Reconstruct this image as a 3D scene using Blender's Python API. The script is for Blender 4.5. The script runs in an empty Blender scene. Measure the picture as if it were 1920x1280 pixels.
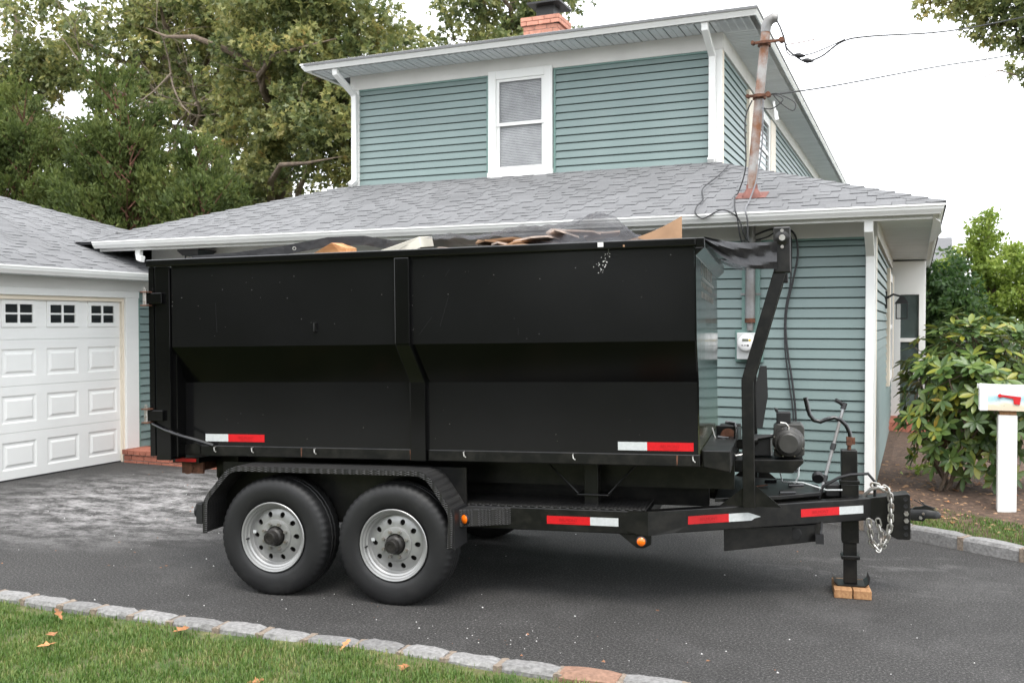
import bpy, math, random
import numpy as np
from mathutils import Vector, Matrix
random.seed(7); RNG = np.random.default_rng(7)
SC = bpy.context.scene
COL = SC.collection
R = math.radians

# ---------------------------------------------------------------- camera
cam = bpy.data.cameras.new('camera'); co = bpy.data.objects.new('camera', cam); COL.objects.link(co)
co.location = (0, 0, 1.8); co.rotation_euler = (R(90 - 1.133), 0, R(23.2))
cam.sensor_width = 36; cam.lens = 33.19; cam.clip_start = .05; cam.clip_end = 600
cam.dof.use_dof = True; cam.dof.focus_distance = 6.0; cam.dof.aperture_fstop = 5.0
SC.camera = co
# ---------------------------------------------------------------- world and sun (bright overcast)
SUN_EL, SUN_AZ = R(62), R(-28)           # azimuth: direction towards the sun, from -Y turning to +X
w = bpy.data.worlds.new('World'); SC.world = w; w.use_nodes = True
nt = w.node_tree; nt.nodes.clear()
sky = nt.nodes.new('ShaderNodeTexSky'); sky.sky_type = 'NISHITA'; sky.sun_disc = False
sun_dir = Vector((math.cos(SUN_EL) * -math.sin(SUN_AZ), -math.cos(SUN_EL) * math.cos(SUN_AZ), math.sin(SUN_EL)))
sky.sun_elevation = SUN_EL; sky.sun_rotation = math.atan2(sun_dir.x, sun_dir.y)
tc = nt.nodes.new('ShaderNodeTexCoord'); mp = nt.nodes.new('ShaderNodeMapping'); mp.inputs['Scale'].default_value = (1, 1, 2.2)
cn = nt.nodes.new('ShaderNodeTexNoise'); cn.inputs['Scale'].default_value = 2.2; cn.inputs['Detail'].default_value = 5
cr = nt.nodes.new('ShaderNodeValToRGB')
cr.color_ramp.elements[0].position = .3; cr.color_ramp.elements[0].color = (8.6, 8.9, 9.3, 1)
cr.color_ramp.elements[1].position = .7; cr.color_ramp.elements[1].color = (10.6, 10.6, 10.6, 1)
mx = nt.nodes.new('ShaderNodeMixRGB'); mx.inputs[0].default_value = .88
bg = nt.nodes.new('ShaderNodeBackground'); bg.inputs['Strength'].default_value = .15
out = nt.nodes.new('ShaderNodeOutputWorld')
L_ = nt.links.new
L_(tc.outputs['Generated'], mp.inputs[0]); L_(mp.outputs[0], cn.inputs['Vector']); L_(cn.outputs['Fac'], cr.inputs[0])
L_(sky.outputs[0], mx.inputs[1]); L_(cr.outputs[0], mx.inputs[2]); L_(mx.outputs[0], bg.inputs[0]); L_(bg.outputs[0], out.inputs[0])
sl = bpy.data.lights.new('sun', 'SUN'); sl.energy = 1.2; sl.angle = R(25); sl.color = (1, .97, .92)
so = bpy.data.objects.new('sun', sl); COL.objects.link(so); so.rotation_euler = (-sun_dir).to_track_quat('-Z', 'Y').to_euler()
vs = SC.view_settings; vs.view_transform = 'Standard'; vs.look = 'None'; vs.exposure = 1.06; vs.gamma = 1; vs.use_curve_mapping = False

# ---------------------------------------------------------------- materials
def rgb(r, g, b):
    f = lambda c: (c / 255 / 12.92) if c / 255 <= .04045 else ((c / 255 + .055) / 1.055) ** 2.4
    return (f(r), f(g), f(b), 1)
class Nt:
    def __init__(s, name):
        s.m = bpy.data.materials.new(name); s.m.use_nodes = True; s.t = s.m.node_tree; s.b = s.t.nodes['Principled BSDF']
        s.pos = s.t.nodes.new('ShaderNodeNewGeometry').outputs
    def n(s, kind, **kw):
        x = s.t.nodes.new('ShaderNode' + kind)
        for k, v in kw.items():
            if hasattr(x, k): setattr(x, k, v)
            else: x.inputs[k].default_value = v
        return x
    def l(s, a, b): s.t.links.new(a, b)
    def noise(s, scale, detail=4, rough=.55, vec=None, scl=None):
        x = s.n('TexNoise', Scale=scale, Detail=detail, Roughness=rough)
        v = vec or s.pos['Position']
        if scl:
            m = s.n('Mapping'); m.inputs['Scale'].default_value = scl; s.l(v, m.inputs[0]); v = m.outputs[0]
        s.l(v, x.inputs['Vector']); return x.outputs['Fac']
    def ramp(s, fac, stops):
        x = s.n('ValToRGB'); e = x.color_ramp.elements
        while len(e) < len(stops): e.new(.5)
        for i, (p, c) in enumerate(stops):
            e[i].position = p; e[i].color = c if isinstance(c, tuple) else (c, c, c, 1)
        s.l(fac, x.inputs[0]); return x.outputs[0]
    def mix(s, fac, a, b, mode='MIX'):
        x = s.n('MixRGB', blend_type=mode)
        for i, v in ((0, fac), (1, a), (2, b)):
            if hasattr(v, 'is_output'): s.l(v, x.inputs[i])
            else: x.inputs[i].default_value = v
        return x.outputs[0]
    def math(s, op, a, b=0.):
        x = s.n('Math', operation=op)
        for i, v in ((0, a), (1, b)):
            if hasattr(v, 'is_output'): s.l(v, x.inputs[i])
            else: x.inputs[i].default_value = v
        return x.outputs[0]
    def rnd(s, island=False):
        o = s.n('ObjectInfo').outputs['Random']
        if island: o = s.math('FRACT', s.math('ADD', o, s.pos['Random Per Island']))
        return o
    def bump(s, h, strength=.3, dist=.01):
        x = s.n('Bump', Strength=strength, Distance=dist); s.l(h, x.inputs['Height']); s.l(x.outputs[0], s.b.inputs['Normal'])
    def base(s, c):
        if hasattr(c, 'is_output'): s.l(c, s.b.inputs['Base Color'])
        else: s.b.inputs['Base Color'].default_value = c
def mat(name, c, rough=.5, metal=0., var=.18, vscale=5., bump=0., bscale=90., rnd=0., island=False, spec=.5, coat=0., dirt=None, dscale=3., damt=.5):
    s = Nt(name); b = s.b
    lo = tuple(v * (1 - var) for v in c[:3]) + (1,); hi = tuple(min(1, v * (1 + var)) for v in c[:3]) + (1,)
    col = s.ramp(s.noise(vscale), [(.3, lo), (.7, hi)])
    if dirt:
        m = s.ramp(s.noise(dscale, 8, .65), [(1 - damt - .12, 0.), (1 - damt + .12, 1.)]); col = s.mix(m, col, dirt)
    if rnd:
        f = s.math('ADD', 1 - rnd, s.math('MULTIPLY', s.rnd(island), 2 * rnd)); 
        x = s.n('CombineColor'); [s.l(f, x.inputs[i]) for i in range(3)]
        col = s.mix(1., col, x.outputs[0], 'MULTIPLY')
    s.base(col); b.inputs['Roughness'].default_value = rough; b.inputs['Metallic'].default_value = metal
    b.inputs['Specular IOR Level'].default_value = spec; b.inputs['Coat Weight'].default_value = coat
    if bump: s.bump(s.noise(bscale, 3), bump)
    return s.m
M = {}
M['white'] = mat('white_vinyl', (.78, .78, .76, 1), .45, var=.03, vscale=2, dirt=(.55, .53, .48, 1), dscale=1.6, damt=.2)
M['gutter'] = mat('gutter_enamel', (.8, .8, .78, 1), .3, var=.04, vscale=2, dirt=(.56, .55, .5, 1), dscale=2.5, damt=.22)
M['cream'] = mat('cream_paint', (.74, .66, .54, 1), .55, var=.05, vscale=3)
M['frieze'] = mat('frieze_board', (.68, .665, .64, 1), .6, var=.06, vscale=2)
M['soffit'] = mat('soffit_vinyl', (.62, .65, .66, 1), .55, var=.05, vscale=3, rnd=.05)
M['soffit_dark'] = mat('soffit_gap', (.12, .12, .12, 1), .8)
M['wallcore'] = mat('wall_sheathing', (.1, .14, .13, 1), .8)
M['siding_trim'] = mat('siding_channel', (.15, .25, .225, 1), .5, var=.06)
def siding_mat():
    s = Nt('vinyl_siding')
    c = s.ramp(s.noise(1.2, 5, .6, scl=(1, 1, .4)), [(.3, (.168, .23, .222, 1)), (.7, (.2, .262, .253, 1))])
    f = s.math('ADD', .95, s.math('MULTIPLY', s.rnd(), .1)); x = s.n('CombineColor'); [s.l(f, x.inputs[i]) for i in range(3)]
    s.base(s.mix(1., c, x.outputs[0], 'MULTIPLY')); s.b.inputs['Roughness'].default_value = .48
    s.bump(s.noise(60, 3, .6, scl=(.05, .05, 1)), .12, .004); return s.m
M['siding'] = siding_mat()
def shingle_mat():
    s = Nt('asphalt_shingle')
    c = s.ramp(s.rnd(True), [(0, (.165, .166, .17, 1)), (.5, (.178, .179, .183, 1)), (1, (.19, .191, .195, 1))])
    g = s.ramp(s.noise(150, 3, .8), [(.3, (.6, .6, .61, 1)), (.7, (1.32, 1.32, 1.32, 1))])
    c = s.mix(.8, c, g, 'MULTIPLY')
    d = s.ramp(s.noise(.9, 6, .6), [(.35, .82), (.7, 1.06)])
    s.base(s.mix(1., c, d, 'MULTIPLY')); s.b.inputs['Roughness'].default_value = .92; s.bump(s.noise(350, 2), .5, .004); return s.m
M['shingle'] = shingle_mat()
M['roofbase'] = mat('roof_felt', (.035, .035, .038, 1), .95)
def black_paint(name, rough, moss=False, dust=.0):
    s = Nt(name)
    c = s.ramp(s.noise(3, 6, .6), [(.3, (.0024, .0024, .0027, 1)), (.75, (.0036, .0036, .0036, 1))])
    chips = s.ramp(s.noise(70, 2, .5), [(.775, 0.), (.80, 1.)])
    c = s.mix(s.math('MULTIPLY', chips, .12), c, (.22, .2, .18, 1))
    if dust:
        d = s.ramp(s.noise(9, 8, .7), [(.45, 0.), (.8, dust)]); c = s.mix(d, c, (.2, .18, .15, 1))
    if moss:
        z = s.n('SeparateXYZ'); s.l(s.pos['Position'], z.inputs[0])
        g = s.ramp(z.outputs[2], [(.0, 1.), (1., 0.)])
        gz = s.math('SUBTRACT', 1.55, z.outputs[2])
        m = s.ramp(s.math('MULTIPLY', s.math('MAXIMUM', gz, 0.), s.noise(14, 6, .7, scl=(1, 1, .3))), [(.12, 0.), (.42, .8)])
        c = s.mix(m, c, (.13, .14, .06, 1))
    s.base(c); s.b.inputs['Specular IOR Level'].default_value = .5 if moss else .42
    r = s.ramp(s.noise(2.2, 3, .5), [(.3, rough * .9), (.75, min(1, rough * 1.15))]); s.l(r, s.b.inputs['Roughness'])
    s.bump(s.noise(2.6, 2, .5), .25, .012) if moss else s.bump(s.noise(1.6, 2, .5), .12, .012)
    return s.m
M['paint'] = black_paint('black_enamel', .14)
M['paint_lit'] = mat('black_enamel_lit', (.0056, .0056, .0061, 1), .17, var=.22, vscale=1.3, spec=.42, bump=.03, bscale=2.)  # brighter light on the upright panels is put into this enamel's colour
M['paint_shaded'] = mat('black_enamel_shaded', (.0016, .0016, .0018, 1), .16, var=.2, vscale=2, spec=.22)  # shade of the down-facing fold is put into this enamel's colour
M['paint_front'] = black_paint('black_enamel_front', .13, moss=True)
M['steel'] = black_paint('black_frame_steel', .36, dust=.1)
def plate_mat():
    s = Nt('diamond_plate')
    tcd = s.n('TexCoord').outputs['Object']
    def lug(ang, off):
        m = s.n('Mapping'); m.inputs['Rotation'].default_value = (ang * .0, ang * .0, ang); m.inputs['Location'].default_value = (off, off, off); m.inputs['Scale'].default_value = (28, 75, 75)
        s.l(tcd, m.inputs[0]); v = s.n('TexVoronoi', Scale=1., Randomness=0.); s.l(m.outputs[0], v.inputs['Vector'])
        return s.ramp(v.outputs['Distance'], [(.22, 1.), (.42, 0.)])
    h = s.math('MAXIMUM', lug(.78, 0), lug(-.78, .5))
    d = s.ramp(s.noise(7, 8, .7), [(.4, .1), (.75, .8)])
    c = s.mix(s.math('MULTIPLY', d, .2), (.006, .006, .0065, 1), (.1, .09, .075, 1))
    c = s.mix(s.math('MULTIPLY', h, .22), c, (.12, .12, .12, 1))  # lugs lightened in colour to stand in for the plate's sheen
    s.base(c); s.b.inputs['Roughness'].default_value = .42; s.bump(h, .9, .006); return s.m
M['plate'] = plate_mat()
M['red_tape'] = mat('red_reflective_tape', (.55, .006, .012, 1), .3, var=.08, vscale=60, spec=.6)
M['white_tape'] = mat('white_reflective_tape', (.52, .54, .54, 1), .35, var=.08, vscale=60, dirt=(.3, .3, .28, 1), dscale=20, damt=.25)
M['tape_text'] = mat('dark_red_print', (.36, .004, .008, 1), .35)
M['tyre'] = mat('tyre_rubber', (.0065, .0065, .007, 1), .58, var=.25, vscale=9, dirt=(.017, .0165, .016, 1), dscale=6, damt=.35, bump=.15, bscale=200)
M['rim'] = mat('silver_rim', (.36, .36, .355, 1), .4, .6, var=.06, dirt=(.25, .23, .2, 1), dscale=14, damt=.25)
M['hub'] = mat('greasy_hub', (.02, .018, .016, 1), .45, .3, var=.3, vscale=30)
M['nut'] = mat('lug_nut_steel', (.35, .34, .32, 1), .4, .8, dirt=(.16, .09, .05, 1), dscale=40, damt=.4)
M['rust'] = mat('rusty_steel', (.12, .05, .028, 1), .8, .2, var=.5, vscale=25)
M['zinc'] = mat('zinc_plated', (.5, .49, .46, 1), .35, .9, var=.2, vscale=30, dirt=(.25, .12, .06, 1), dscale=25, damt=.35)
M['motor'] = mat('motor_grey', (.055, .053, .05, 1), .42, .2, var=.15, vscale=20)
M['rubber'] = mat('black_rubber', (.012, .012, .013, 1), .5)
M['gloss'] = mat('gloss_black', (.008, .008, .009, 1), .15, coat=.3)
def lens(name, c):
    s = Nt(name); s.base(c); s.b.inputs['Roughness'].default_value = .2; s.b.inputs['Coat Weight'].default_value = .6
    s.bump(s.noise(160, 1), .25, .003); return s.m
M['amber'] = lens('amber_lens', (.9, .17, .004, 1)); M['redlens'] = lens('red_lens', (.4, .004, .01, 1))
def wood_mat(name, a, b, sc=(3, 40, 40)):
    s = Nt(name); tcd = s.n('TexCoord').outputs['Object']
    f = s.noise(1.5, 6, .6, vec=tcd, scl=sc); s.base(s.ramp(f, [(.3, a), (.7, b)])); s.b.inputs['Roughness'].default_value = .7; s.bump(f, .3, .003); return s.m
M['wood'] = wood_mat('sawn_softwood', (.24, .11, .045, 1), (.46, .26, .12, 1), (40, 6, 40))
M['lumber'] = wood_mat('orange_lumber', (.38, .16, .06, 1), (.62, .33, .15, 1))
M['whiteboard'] = mat('painted_board', (.72, .68, .58, 1), .6, var=.05)
M['card'] = mat('cardboard', (.33, .2, .115, 1), .85, var=.15, vscale=8)
M['insul'] = mat('torn_paper', (.5, .4, .34, 1), .9, var=.25, vscale=14)
def tarp_mat():
    s = Nt('mesh_tarp'); s.base((.04, .041, .05, 1)); s.b.inputs['Roughness'].default_value = .5
    s.bump(s.noise(9, 6, .65, scl=(1, 2.5, 1)), .5, .03)
    a = s.ramp(s.noise(4, 3), [(.35, .3), (.7, .62)])
    s.l(a, s.b.inputs['Alpha']); return s.m
M['tarp'] = tarp_mat()
M['tarp_scr'] = mat('faint_scratch', (.014, .014, .014, 1), .5)
M['hem'] = mat('tarp_hem', (.012, .012, .014, 1), .5, bump=.5, bscale=22)
M['brick'] = mat('red_brick', (.36, .13, .085, 1), .85, var=.25, vscale=9, rnd=.22, bump=.5, bscale=120, dirt=(.5, .4, .36, 1), dscale=6, damt=.22)
M['brick_chimney'] = mat('chimney_brick', (.52, .24, .17, 1), .85, var=.2, vscale=9, rnd=.12, bump=.5, bscale=120)
M['mortar'] = mat('mortar', (.4, .37, .33, 1), .95, var=.2, vscale=40, bump=.4)
M['iron'] = mat('black_iron', (.02, .02, .02, 1), .5)
M['conduit'] = mat('galvanised_conduit', (.3, .31, .32, 1), .5, .5, var=.15, vscale=20, dirt=(.2, .19, .18, 1))
M['mast'] = mat('rusted_mast', (.34, .33, .32, 1), .6, .4, var=.15, vscale=6, dirt=(.22, .095, .045, 1), dscale=4.5, damt=.5)
M['copper'] = mat('red_lead_flashing', (.19, .075, .058, 1), .7, var=.25, vscale=12)
M['wire'] = mat('cable_black', (.025, .025, .027, 1), .55); M['wiregrey'] = mat('cable_grey', (.16, .16, .17, 1), .55)
M['meter'] = mat('meter_grey', (.55, .56, .55, 1), .45, var=.04); M['meterface'] = mat('meter_face', (.75, .75, .74, 1), .3)
M['lcd'] = mat('lcd', (.16, .17, .13, 1), .25); M['ink'] = mat('black_print', (.02, .02, .02, 1), .5); M['yellow'] = mat('yellow_sticker', (.75, .5, .05, 1), .5)
def glass_mat(name, tint, rough=.03):
    s = Nt(name); s.base(tint); s.b.inputs['Roughness'].default_value = rough; s.b.inputs['Specular IOR Level'].default_value = .9; s.b.inputs['Alpha'].default_value = .18; return s.m
M['glass'] = glass_mat('window_glass', (.05, .055, .06, 1)); M['darkglass'] = mat('dark_glass', (.006, .006, .007, 1), .05, spec=.6)
M['blind'] = mat('blind_slat', (.7, .71, .72, 1), .6); M['interior'] = mat('dark_room', (.03, .03, .03, 1), .9)
M['red'] = mat('red_flag', (.65, .02, .025, 1), .45)
M['bark'] = mat('oak_bark', (.16, .12, .09, 1), .95, var=.4, vscale=9, bump=.8, bscale=25); M['bark_red'] = mat('cedar_bark', (.16, .075, .05, 1), .95, var=.35, vscale=12, bump=.8, bscale=25)
M['twig'] = mat('pale_twig', (.24, .19, .15, 1), .9, var=.3)
def leaf_mat(name, stops, trans=.35, rough=.5, clump=.5, cscale=1.2):
    s = Nt(name)
    f = s.math('ADD', s.math('MULTIPLY', s.rnd(True), 1 - clump), s.math('MULTIPLY', s.ramp(s.noise(cscale, 4), [(.3, 0.), (.7, 1.)]), clump))
    c = s.ramp(f, stops); s.base(c); s.b.inputs['Roughness'].default_value = rough
    t = s.n('BsdfTranslucent'); s.l(c, t.inputs[0]); mxs = s.n('MixShader'); mxs.inputs[0].default_value = trans
    s.l(s.b.outputs[0], mxs.inputs[1]); s.l(t.outputs[0], mxs.inputs[2]); s.l(mxs.outputs[0], s.t.nodes['Material Output'].inputs[0]); return s.m
M['oak'] = leaf_mat('oak_leaf', [(0, (.045, .068, .03, 1)), (.26, (.12, .16, .06, 1)), (.52, (.24, .265, .095, 1)), (.82, (.43, .4, .14, 1)), (1, (.48, .28, .11, 1))], .45, .42, .55, .9)
M['cedar'] = leaf_mat('cedar_spray', [(0, (.035, .055, .015, 1)), (.45, (.1, .14, .034, 1)), (1, (.22, .25, .065, 1))], .4, .7, .6, 1.1)
M['hedge'] = leaf_mat('hedge_leaf', [(0, (.02, .05, .014, 1)), (.5, (.055, .115, .03, 1)), (.85, (.1, .17, .04, 1)), (1, (.17, .23, .06, 1))], .4)
M['lime'] = leaf_mat('maple_leaf', [(0, (.12, .19, .03, 1)), (.5, (.24, .33, .055, 1)), (1, (.4, .46, .1, 1))], .45)
M['rhodo'] = leaf_mat('rhododendron_leaf', [(0, (.04, .08, .024, 1)), (.4, (.09, .155, .04, 1)), (.7, (.17, .235, .06, 1)), (.9, (.3, .28, .03, 1)), (1, (.45, .22, .045, 1))], .22, .32, .25, 3)
M['grass'] = leaf_mat('grass_blade', [(0, (.05, .11, .018, 1)), (.4, (.1, .185, .034, 1)), (.68, (.18, .24, .06, 1)), (.85, (.34, .3, .13, 1)), (1, (.42, .34, .18, 1))], .35, .55, .5, 2.6)
M['deadleaf'] = mat('dry_leaf', (.38, .17, .07, 1), .8, var=.4, vscale=25, rnd=.25)
M['darkwood'] = leaf_mat('added_roadside_leaf', [(0, (.05, .075, .03, 1)), (1, (.2, .24, .1, 1))], .2, .6)
def asphalt():
    s = Nt('asphalt')
    c = s.ramp(s.noise(70, 5, .85), [(.3, (.0015, .0014, .0014, 1)), (.45, (.0165, .0156, .015, 1)), (.56, (.052, .0495, .047, 1)), (.69, (.23, .22, .21, 1))])
    big = s.ramp(s.noise(.7, 6, .6), [(.3, .8), (.7, 1.25)]); c = s.mix(1., c, big, 'MULTIPLY')
    def ell(cx, cy, rx, ry, ang):
        m = s.n('Mapping', vector_type='TEXTURE'); m.inputs['Location'].default_value = (cx, cy, 0); m.inputs['Rotation'].default_value = (0, 0, R(ang)); m.inputs['Scale'].default_value = (rx, ry, 1e6)
        s.l(s.pos['Position'], m.inputs[0]); v = s.n('VectorMath', operation='LENGTH'); s.l(m.outputs[0], v.inputs[0])
        return s.ramp(v.outputs['Value'], [(.35, 1.), (1., 0.)])
    smear = s.noise(4.2, 8, .68, scl=(.7, 1.35, 1)); fine = s.noise(20, 6, .75)
    ds = s.ramp(s.math('ADD', s.math('MULTIPLY', smear, .72), s.math('MULTIPLY', fine, .42)), [(.50, 0.), (.68, 1.)])
    k = s.math('MULTIPLY', ell(-7.0, 7.4, 2.6, 2.3, 25), ds)
    k2 = s.math('MULTIPLY', ell(-.2, 7.2, 1.5, .9, 10), s.ramp(smear, [(.52, 0.), (.72, .22)]))
    k3 = s.math('MULTIPLY', s.ramp(s.noise(1.1, 5, .7), [(.5, 0.), (.75, .16)]), fine)
    k = s.math('MAXIMUM', s.math('MAXIMUM', s.math('MULTIPLY', k, .85), k2), k3)
    c = s.mix(k, c, (.4, .385, .38, 1))
    s.base(c); s.b.inputs['Roughness'].default_value = .85; s.bump(s.noise(230, 3, .7), .8, .005); return s.m
M['asphalt'] = asphalt()
M['street'] = mat('worn_street', (.17, .165, .16, 1), .9, var=.2, vscale=2)
M['soil'] = mat('mulch_soil', (.1, .062, .042, 1), .95, var=.5, vscale=18, bump=1., bscale=60, dirt=(.2, .15, .11, 1), dscale=30, damt=.3)
M['thatch'] = mat('thatch', (.14, .13, .055, 1), .95, var=.4, vscale=25, bump=.8, bscale=80, dirt=(.05, .08, .02, 1), dscale=6, damt=.5)
M['ground'] = mat('ground_earth', (.07, .08, .035, 1), .95, var=.3, vscale=1)
M['granite'] = mat('granite', (.215, .21, .205, 1), .85, var=.3, vscale=45, rnd=.16, bump=.5, bscale=60, dirt=(.2, .17, .13, 1), dscale=9, damt=.28)
M['kerbmortar'] = mat('kerb_mortar', (.23, .185, .145, 1), .95, var=.3, vscale=50, bump=.4)
M['tanstone'] = mat('tan_granite', (.25, .145, .1, 1), .85, var=.25, vscale=45, bump=.5, bscale=60)
M['crumb'] = mat('white_crumb', (.68, .67, .65, 1), .9); M['crumb2'] = mat('brown_crumb', (.32, .16, .09, 1), .9)

# ---------------------------------------------------------------- mesh helpers
class MB:
    def __init__(s): s.v = []; s.f = []
    def add(s, vs, fs):
        o = len(s.v); s.v += [tuple(p) for p in vs]; s.f += [tuple(i + o for i in f) for f in fs]; return s
    def box(s, x0, x1, y0, y1, z0, z1):
        return s.add([(x0, y0, z0), (x1, y0, z0), (x1, y1, z0), (x0, y1, z0), (x0, y0, z1), (x1, y0, z1), (x1, y1, z1), (x0, y1, z1)],
                     [(0, 3, 2, 1), (4, 5, 6, 7), (0, 1, 5, 4), (1, 2, 6, 5), (2, 3, 7, 6), (3, 0, 4, 7)])
    def loft(s, loops, cap=True, closed=True):
        n = len(loops[0]); vs = [p for l in loops for p in l]; fs = []
        for i in range(len(loops) - 1):
            for j in range(n if closed else n - 1):
                k = (j + 1) % n; fs.append((i * n + j, i * n + k, (i + 1) * n + k, (i + 1) * n + j))
        if cap: fs.append(tuple(range(n))[::-1]); fs.append(tuple((len(loops) - 1) * n + j for j in range(n)))
        return s.add(vs, fs)
    def prism(s, poly, d):                      # poly: 3D points, extruded by vector d
        d = Vector(d); return s.loft([[Vector(p) for p in poly], [Vector(p) + d for p in poly]])
    def sweep(s, path, prof, up=(0, 0, 1), cap=True):   # prof: 2D (side, up) points
        P = [Vector(p) for p in path]; up = Vector(up); loops = []
        for i, p in enumerate(P):
            a = (P[i] - P[i - 1]).normalized() if i else None; b = (P[i + 1] - P[i]).normalized() if i < len(P) - 1 else None
            t = ((a or b) + (b or a)).normalized(); c = 1.
            if a and b: c = 1 / max(.45, math.sqrt(max(0, (1 + a.dot(b)) / 2)))
            sd = t.cross(up)
            if sd.length < 1e-3: sd = t.cross(Vector((0, 1, 0)))
            sd.normalize(); u2 = sd.cross(t).normalized()
            bend = Vector((0, 0, 0))
            if a and b and (b - a).length > 1e-4: bend = (b - a).normalized()
            loop = []
            for x, y in prof:
                q = sd * x + u2 * y; q = q + bend * (q.dot(bend)) * (c - 1); loop.append(p + q)
            loops.append(loop)
        return s.loft(loops, cap)
    def tube(s, path, r, n=8, cap=True):
        rr = r if isinstance(r, (list, tuple)) else [r] * len(path)
        P = [Vector(p) for p in path]; loops = []; up = None
        for i, p in enumerate(P):
            a = P[min(i + 1, len(P) - 1)] - P[max(i - 1, 0)]; t = a.normalized()
            if up is None: up = Vector((0, 0, 1)) if abs(t.z) < .9 else Vector((1, 0, 0))
            sd = t.cross(up).normalized(); up = sd.cross(t).normalized()
            loops.append([p + (sd * math.cos(2 * math.pi * k / n) + up * math.sin(2 * math.pi * k / n)) * rr[i] for k in range(n)])
        return s.loft(loops, cap)
    def cyl(s, p0, p1, r, n=20, r1=None): return s.tube([p0, p1], [r, r if r1 is None else r1], n)
    def lathe(s, prof, c, axis, n=32):          # prof: (radius, offset along axis)
        ax = Vector(axis).normalized(); up = Vector((0, 0, 1)) if abs(ax.z) < .9 else Vector((1, 0, 0)); sd = ax.cross(up).normalized(); up = sd.cross(ax); c = Vector(c)
        loops = [[c + ax * o + (sd * math.cos(2 * math.pi * k / n) + up * math.sin(2 * math.pi * k / n)) * r for k in range(n)] for r, o in prof]
        return s.loft(loops, cap=True)
def finish(me, smooth=False):
    me.validate()
    if smooth:
        me.polygons.foreach_set('use_smooth', [True] * len(me.polygons))
        try: me.set_sharp_from_angle(angle=R(38))
        except Exception: pass
    me.update()
def obj(name, mb, m, parent=None, off=(0, 0, 0), smooth=False, bevel=0., label=None, kind=None):
    me = bpy.data.meshes.new(name); o3 = Vector(off)
    me.from_pydata([tuple(Vector(v) - o3) for v in mb.v], [], mb.f); finish(me, smooth)
    me.materials.append(M[m] if isinstance(m, str) else m)
    o = bpy.data.objects.new(name, me); COL.objects.link(o)
    if parent is not None: o.parent = parent
    if bevel:
        b = o.modifiers.new('bevel', 'BEVEL'); b.width = bevel; b.segments = 2; b.limit_method = 'ANGLE'; b.angle_limit = R(40)
    if label: o['label'] = label
    if kind: o['kind'] = kind
    return o
def group_empty(name, parent): 
    o = bpy.data.objects.new(name, None); COL.objects.link(o); o.parent = parent; return o
def thing(name, label, cat, loc=(0, 0, 0), group=None, mat4=None):
    o = bpy.data.objects.new(name, None); COL.objects.link(o); o.empty_display_size = .2
    if mat4 is not None: o.matrix_world = mat4
    else: o.location = loc
    o['label'] = label; o['category'] = cat
    if group: o['group'] = group
    return o
def tag(o, label, cat, group=None):
    o['label'] = label; o['category'] = cat
    if group: o['group'] = group
    return o
def struct(name, mb, m):
    o = obj(name, mb, m); o['kind'] = 'structure'; return o
def link_copy(o, parent=None):
    c = o.copy(); COL.objects.link(c)
    if parent is not None: c.parent = parent
    return c
def text_mesh(s, size, extrude=0.):
    cu = bpy.data.curves.new('lettering', 'FONT'); cu.body = s; cu.size = size; cu.extrude = extrude; cu.align_x = 'CENTER'; cu.align_y = 'CENTER'
    t = bpy.data.objects.new('lettering', cu); COL.objects.link(t); dg = bpy.context.evaluated_depsgraph_get(); dg.update()
    me = bpy.data.meshes.new_from_object(t.evaluated_get(dg)); bpy.data.objects.remove(t); return me
def fast_mesh(name, verts, faces, m, parent=None, smooth=False):   # verts (N,3), faces (F,k)
    me = bpy.data.meshes.new(name); F, k = faces.shape
    me.vertices.add(len(verts)); me.vertices.foreach_set('co', np.asarray(verts, np.float32).ravel())
    me.loops.add(F * k); me.loops.foreach_set('vertex_index', faces.astype(np.int32).ravel())
    me.polygons.add(F); me.polygons.foreach_set('loop_start', np.arange(0, F * k, k, dtype=np.int32)); me.polygons.foreach_set('loop_total', np.full(F, k, np.int32))
    me.update(calc_edges=True); me.validate()
    if smooth: me.polygons.foreach_set('use_smooth', np.ones(F, bool))
    me.materials.append(M[m]); o = bpy.data.objects.new(name, me); COL.objects.link(o)
    if parent is not None: o.parent = parent
    return o
# ---------------------------------------------------------------- the setting
struct('ground', MB().add([(-150, -150, -.07), (150, -150, -.07), (150, 200, -.07), (-150, 200, -.07)], [(0, 1, 2, 3)]), 'ground')
struct('driveway', MB().add([(-9.6, 4.0, 0), (14, 4.0, 0), (14, 9.0, 0), (-.2, 9.9, 0), (-9.6, 9.9, 0)], [(0, 1, 2, 3, 4)]), 'asphalt')
struct('street', MB().add([(-60, -9, -.03), (60, -9, -.03), (60, -2, -.03), (-60, -2, -.03)], [(0, 1, 2, 3)]), 'street')
def sheet(f, xs, ys):
    mb = MB(); nx, ny = len(xs), len(ys); vs = [(x, y, f(x, y)) for y in ys for x in xs]
    return mb.add(vs, [(j * nx + i, j * nx + i + 1, (j + 1) * nx + i + 1, (j + 1) * nx + i) for j in range(ny - 1) for i in range(nx - 1)])
KF = [(x_, y_ - .065 - max(0, x_ + 2) * .05) for x_, y_ in [(-9., 4.31), (-7., 4.315), (-5.5, 4.33), (-3.8, 4.37), (-2.9, 4.42), (-2.1, 4.46), (-1.35, 4.52), (-.95, 4.57), (0, 4.72), (1.5, 5.0), (4, 5.5)]]
KR = [(-.75, 8.98), (-.35, 8.75), (-.04, 8.55), (.33, 8.33), (.76, 8.08), (1.5, 7.72), (2.6, 7.3), (4.5, 6.9)]
def at(K, x): return float(np.interp(x, [p[0] for p in K], [p[1] for p in K]))
lawn_z = lambda x, y: .035 + .012 * math.sin(x * 1.7 + y) + .008 * math.sin(x * 4.1 - y * 3)
mb = MB(); xs = np.linspace(-9, 4, 40)
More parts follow.
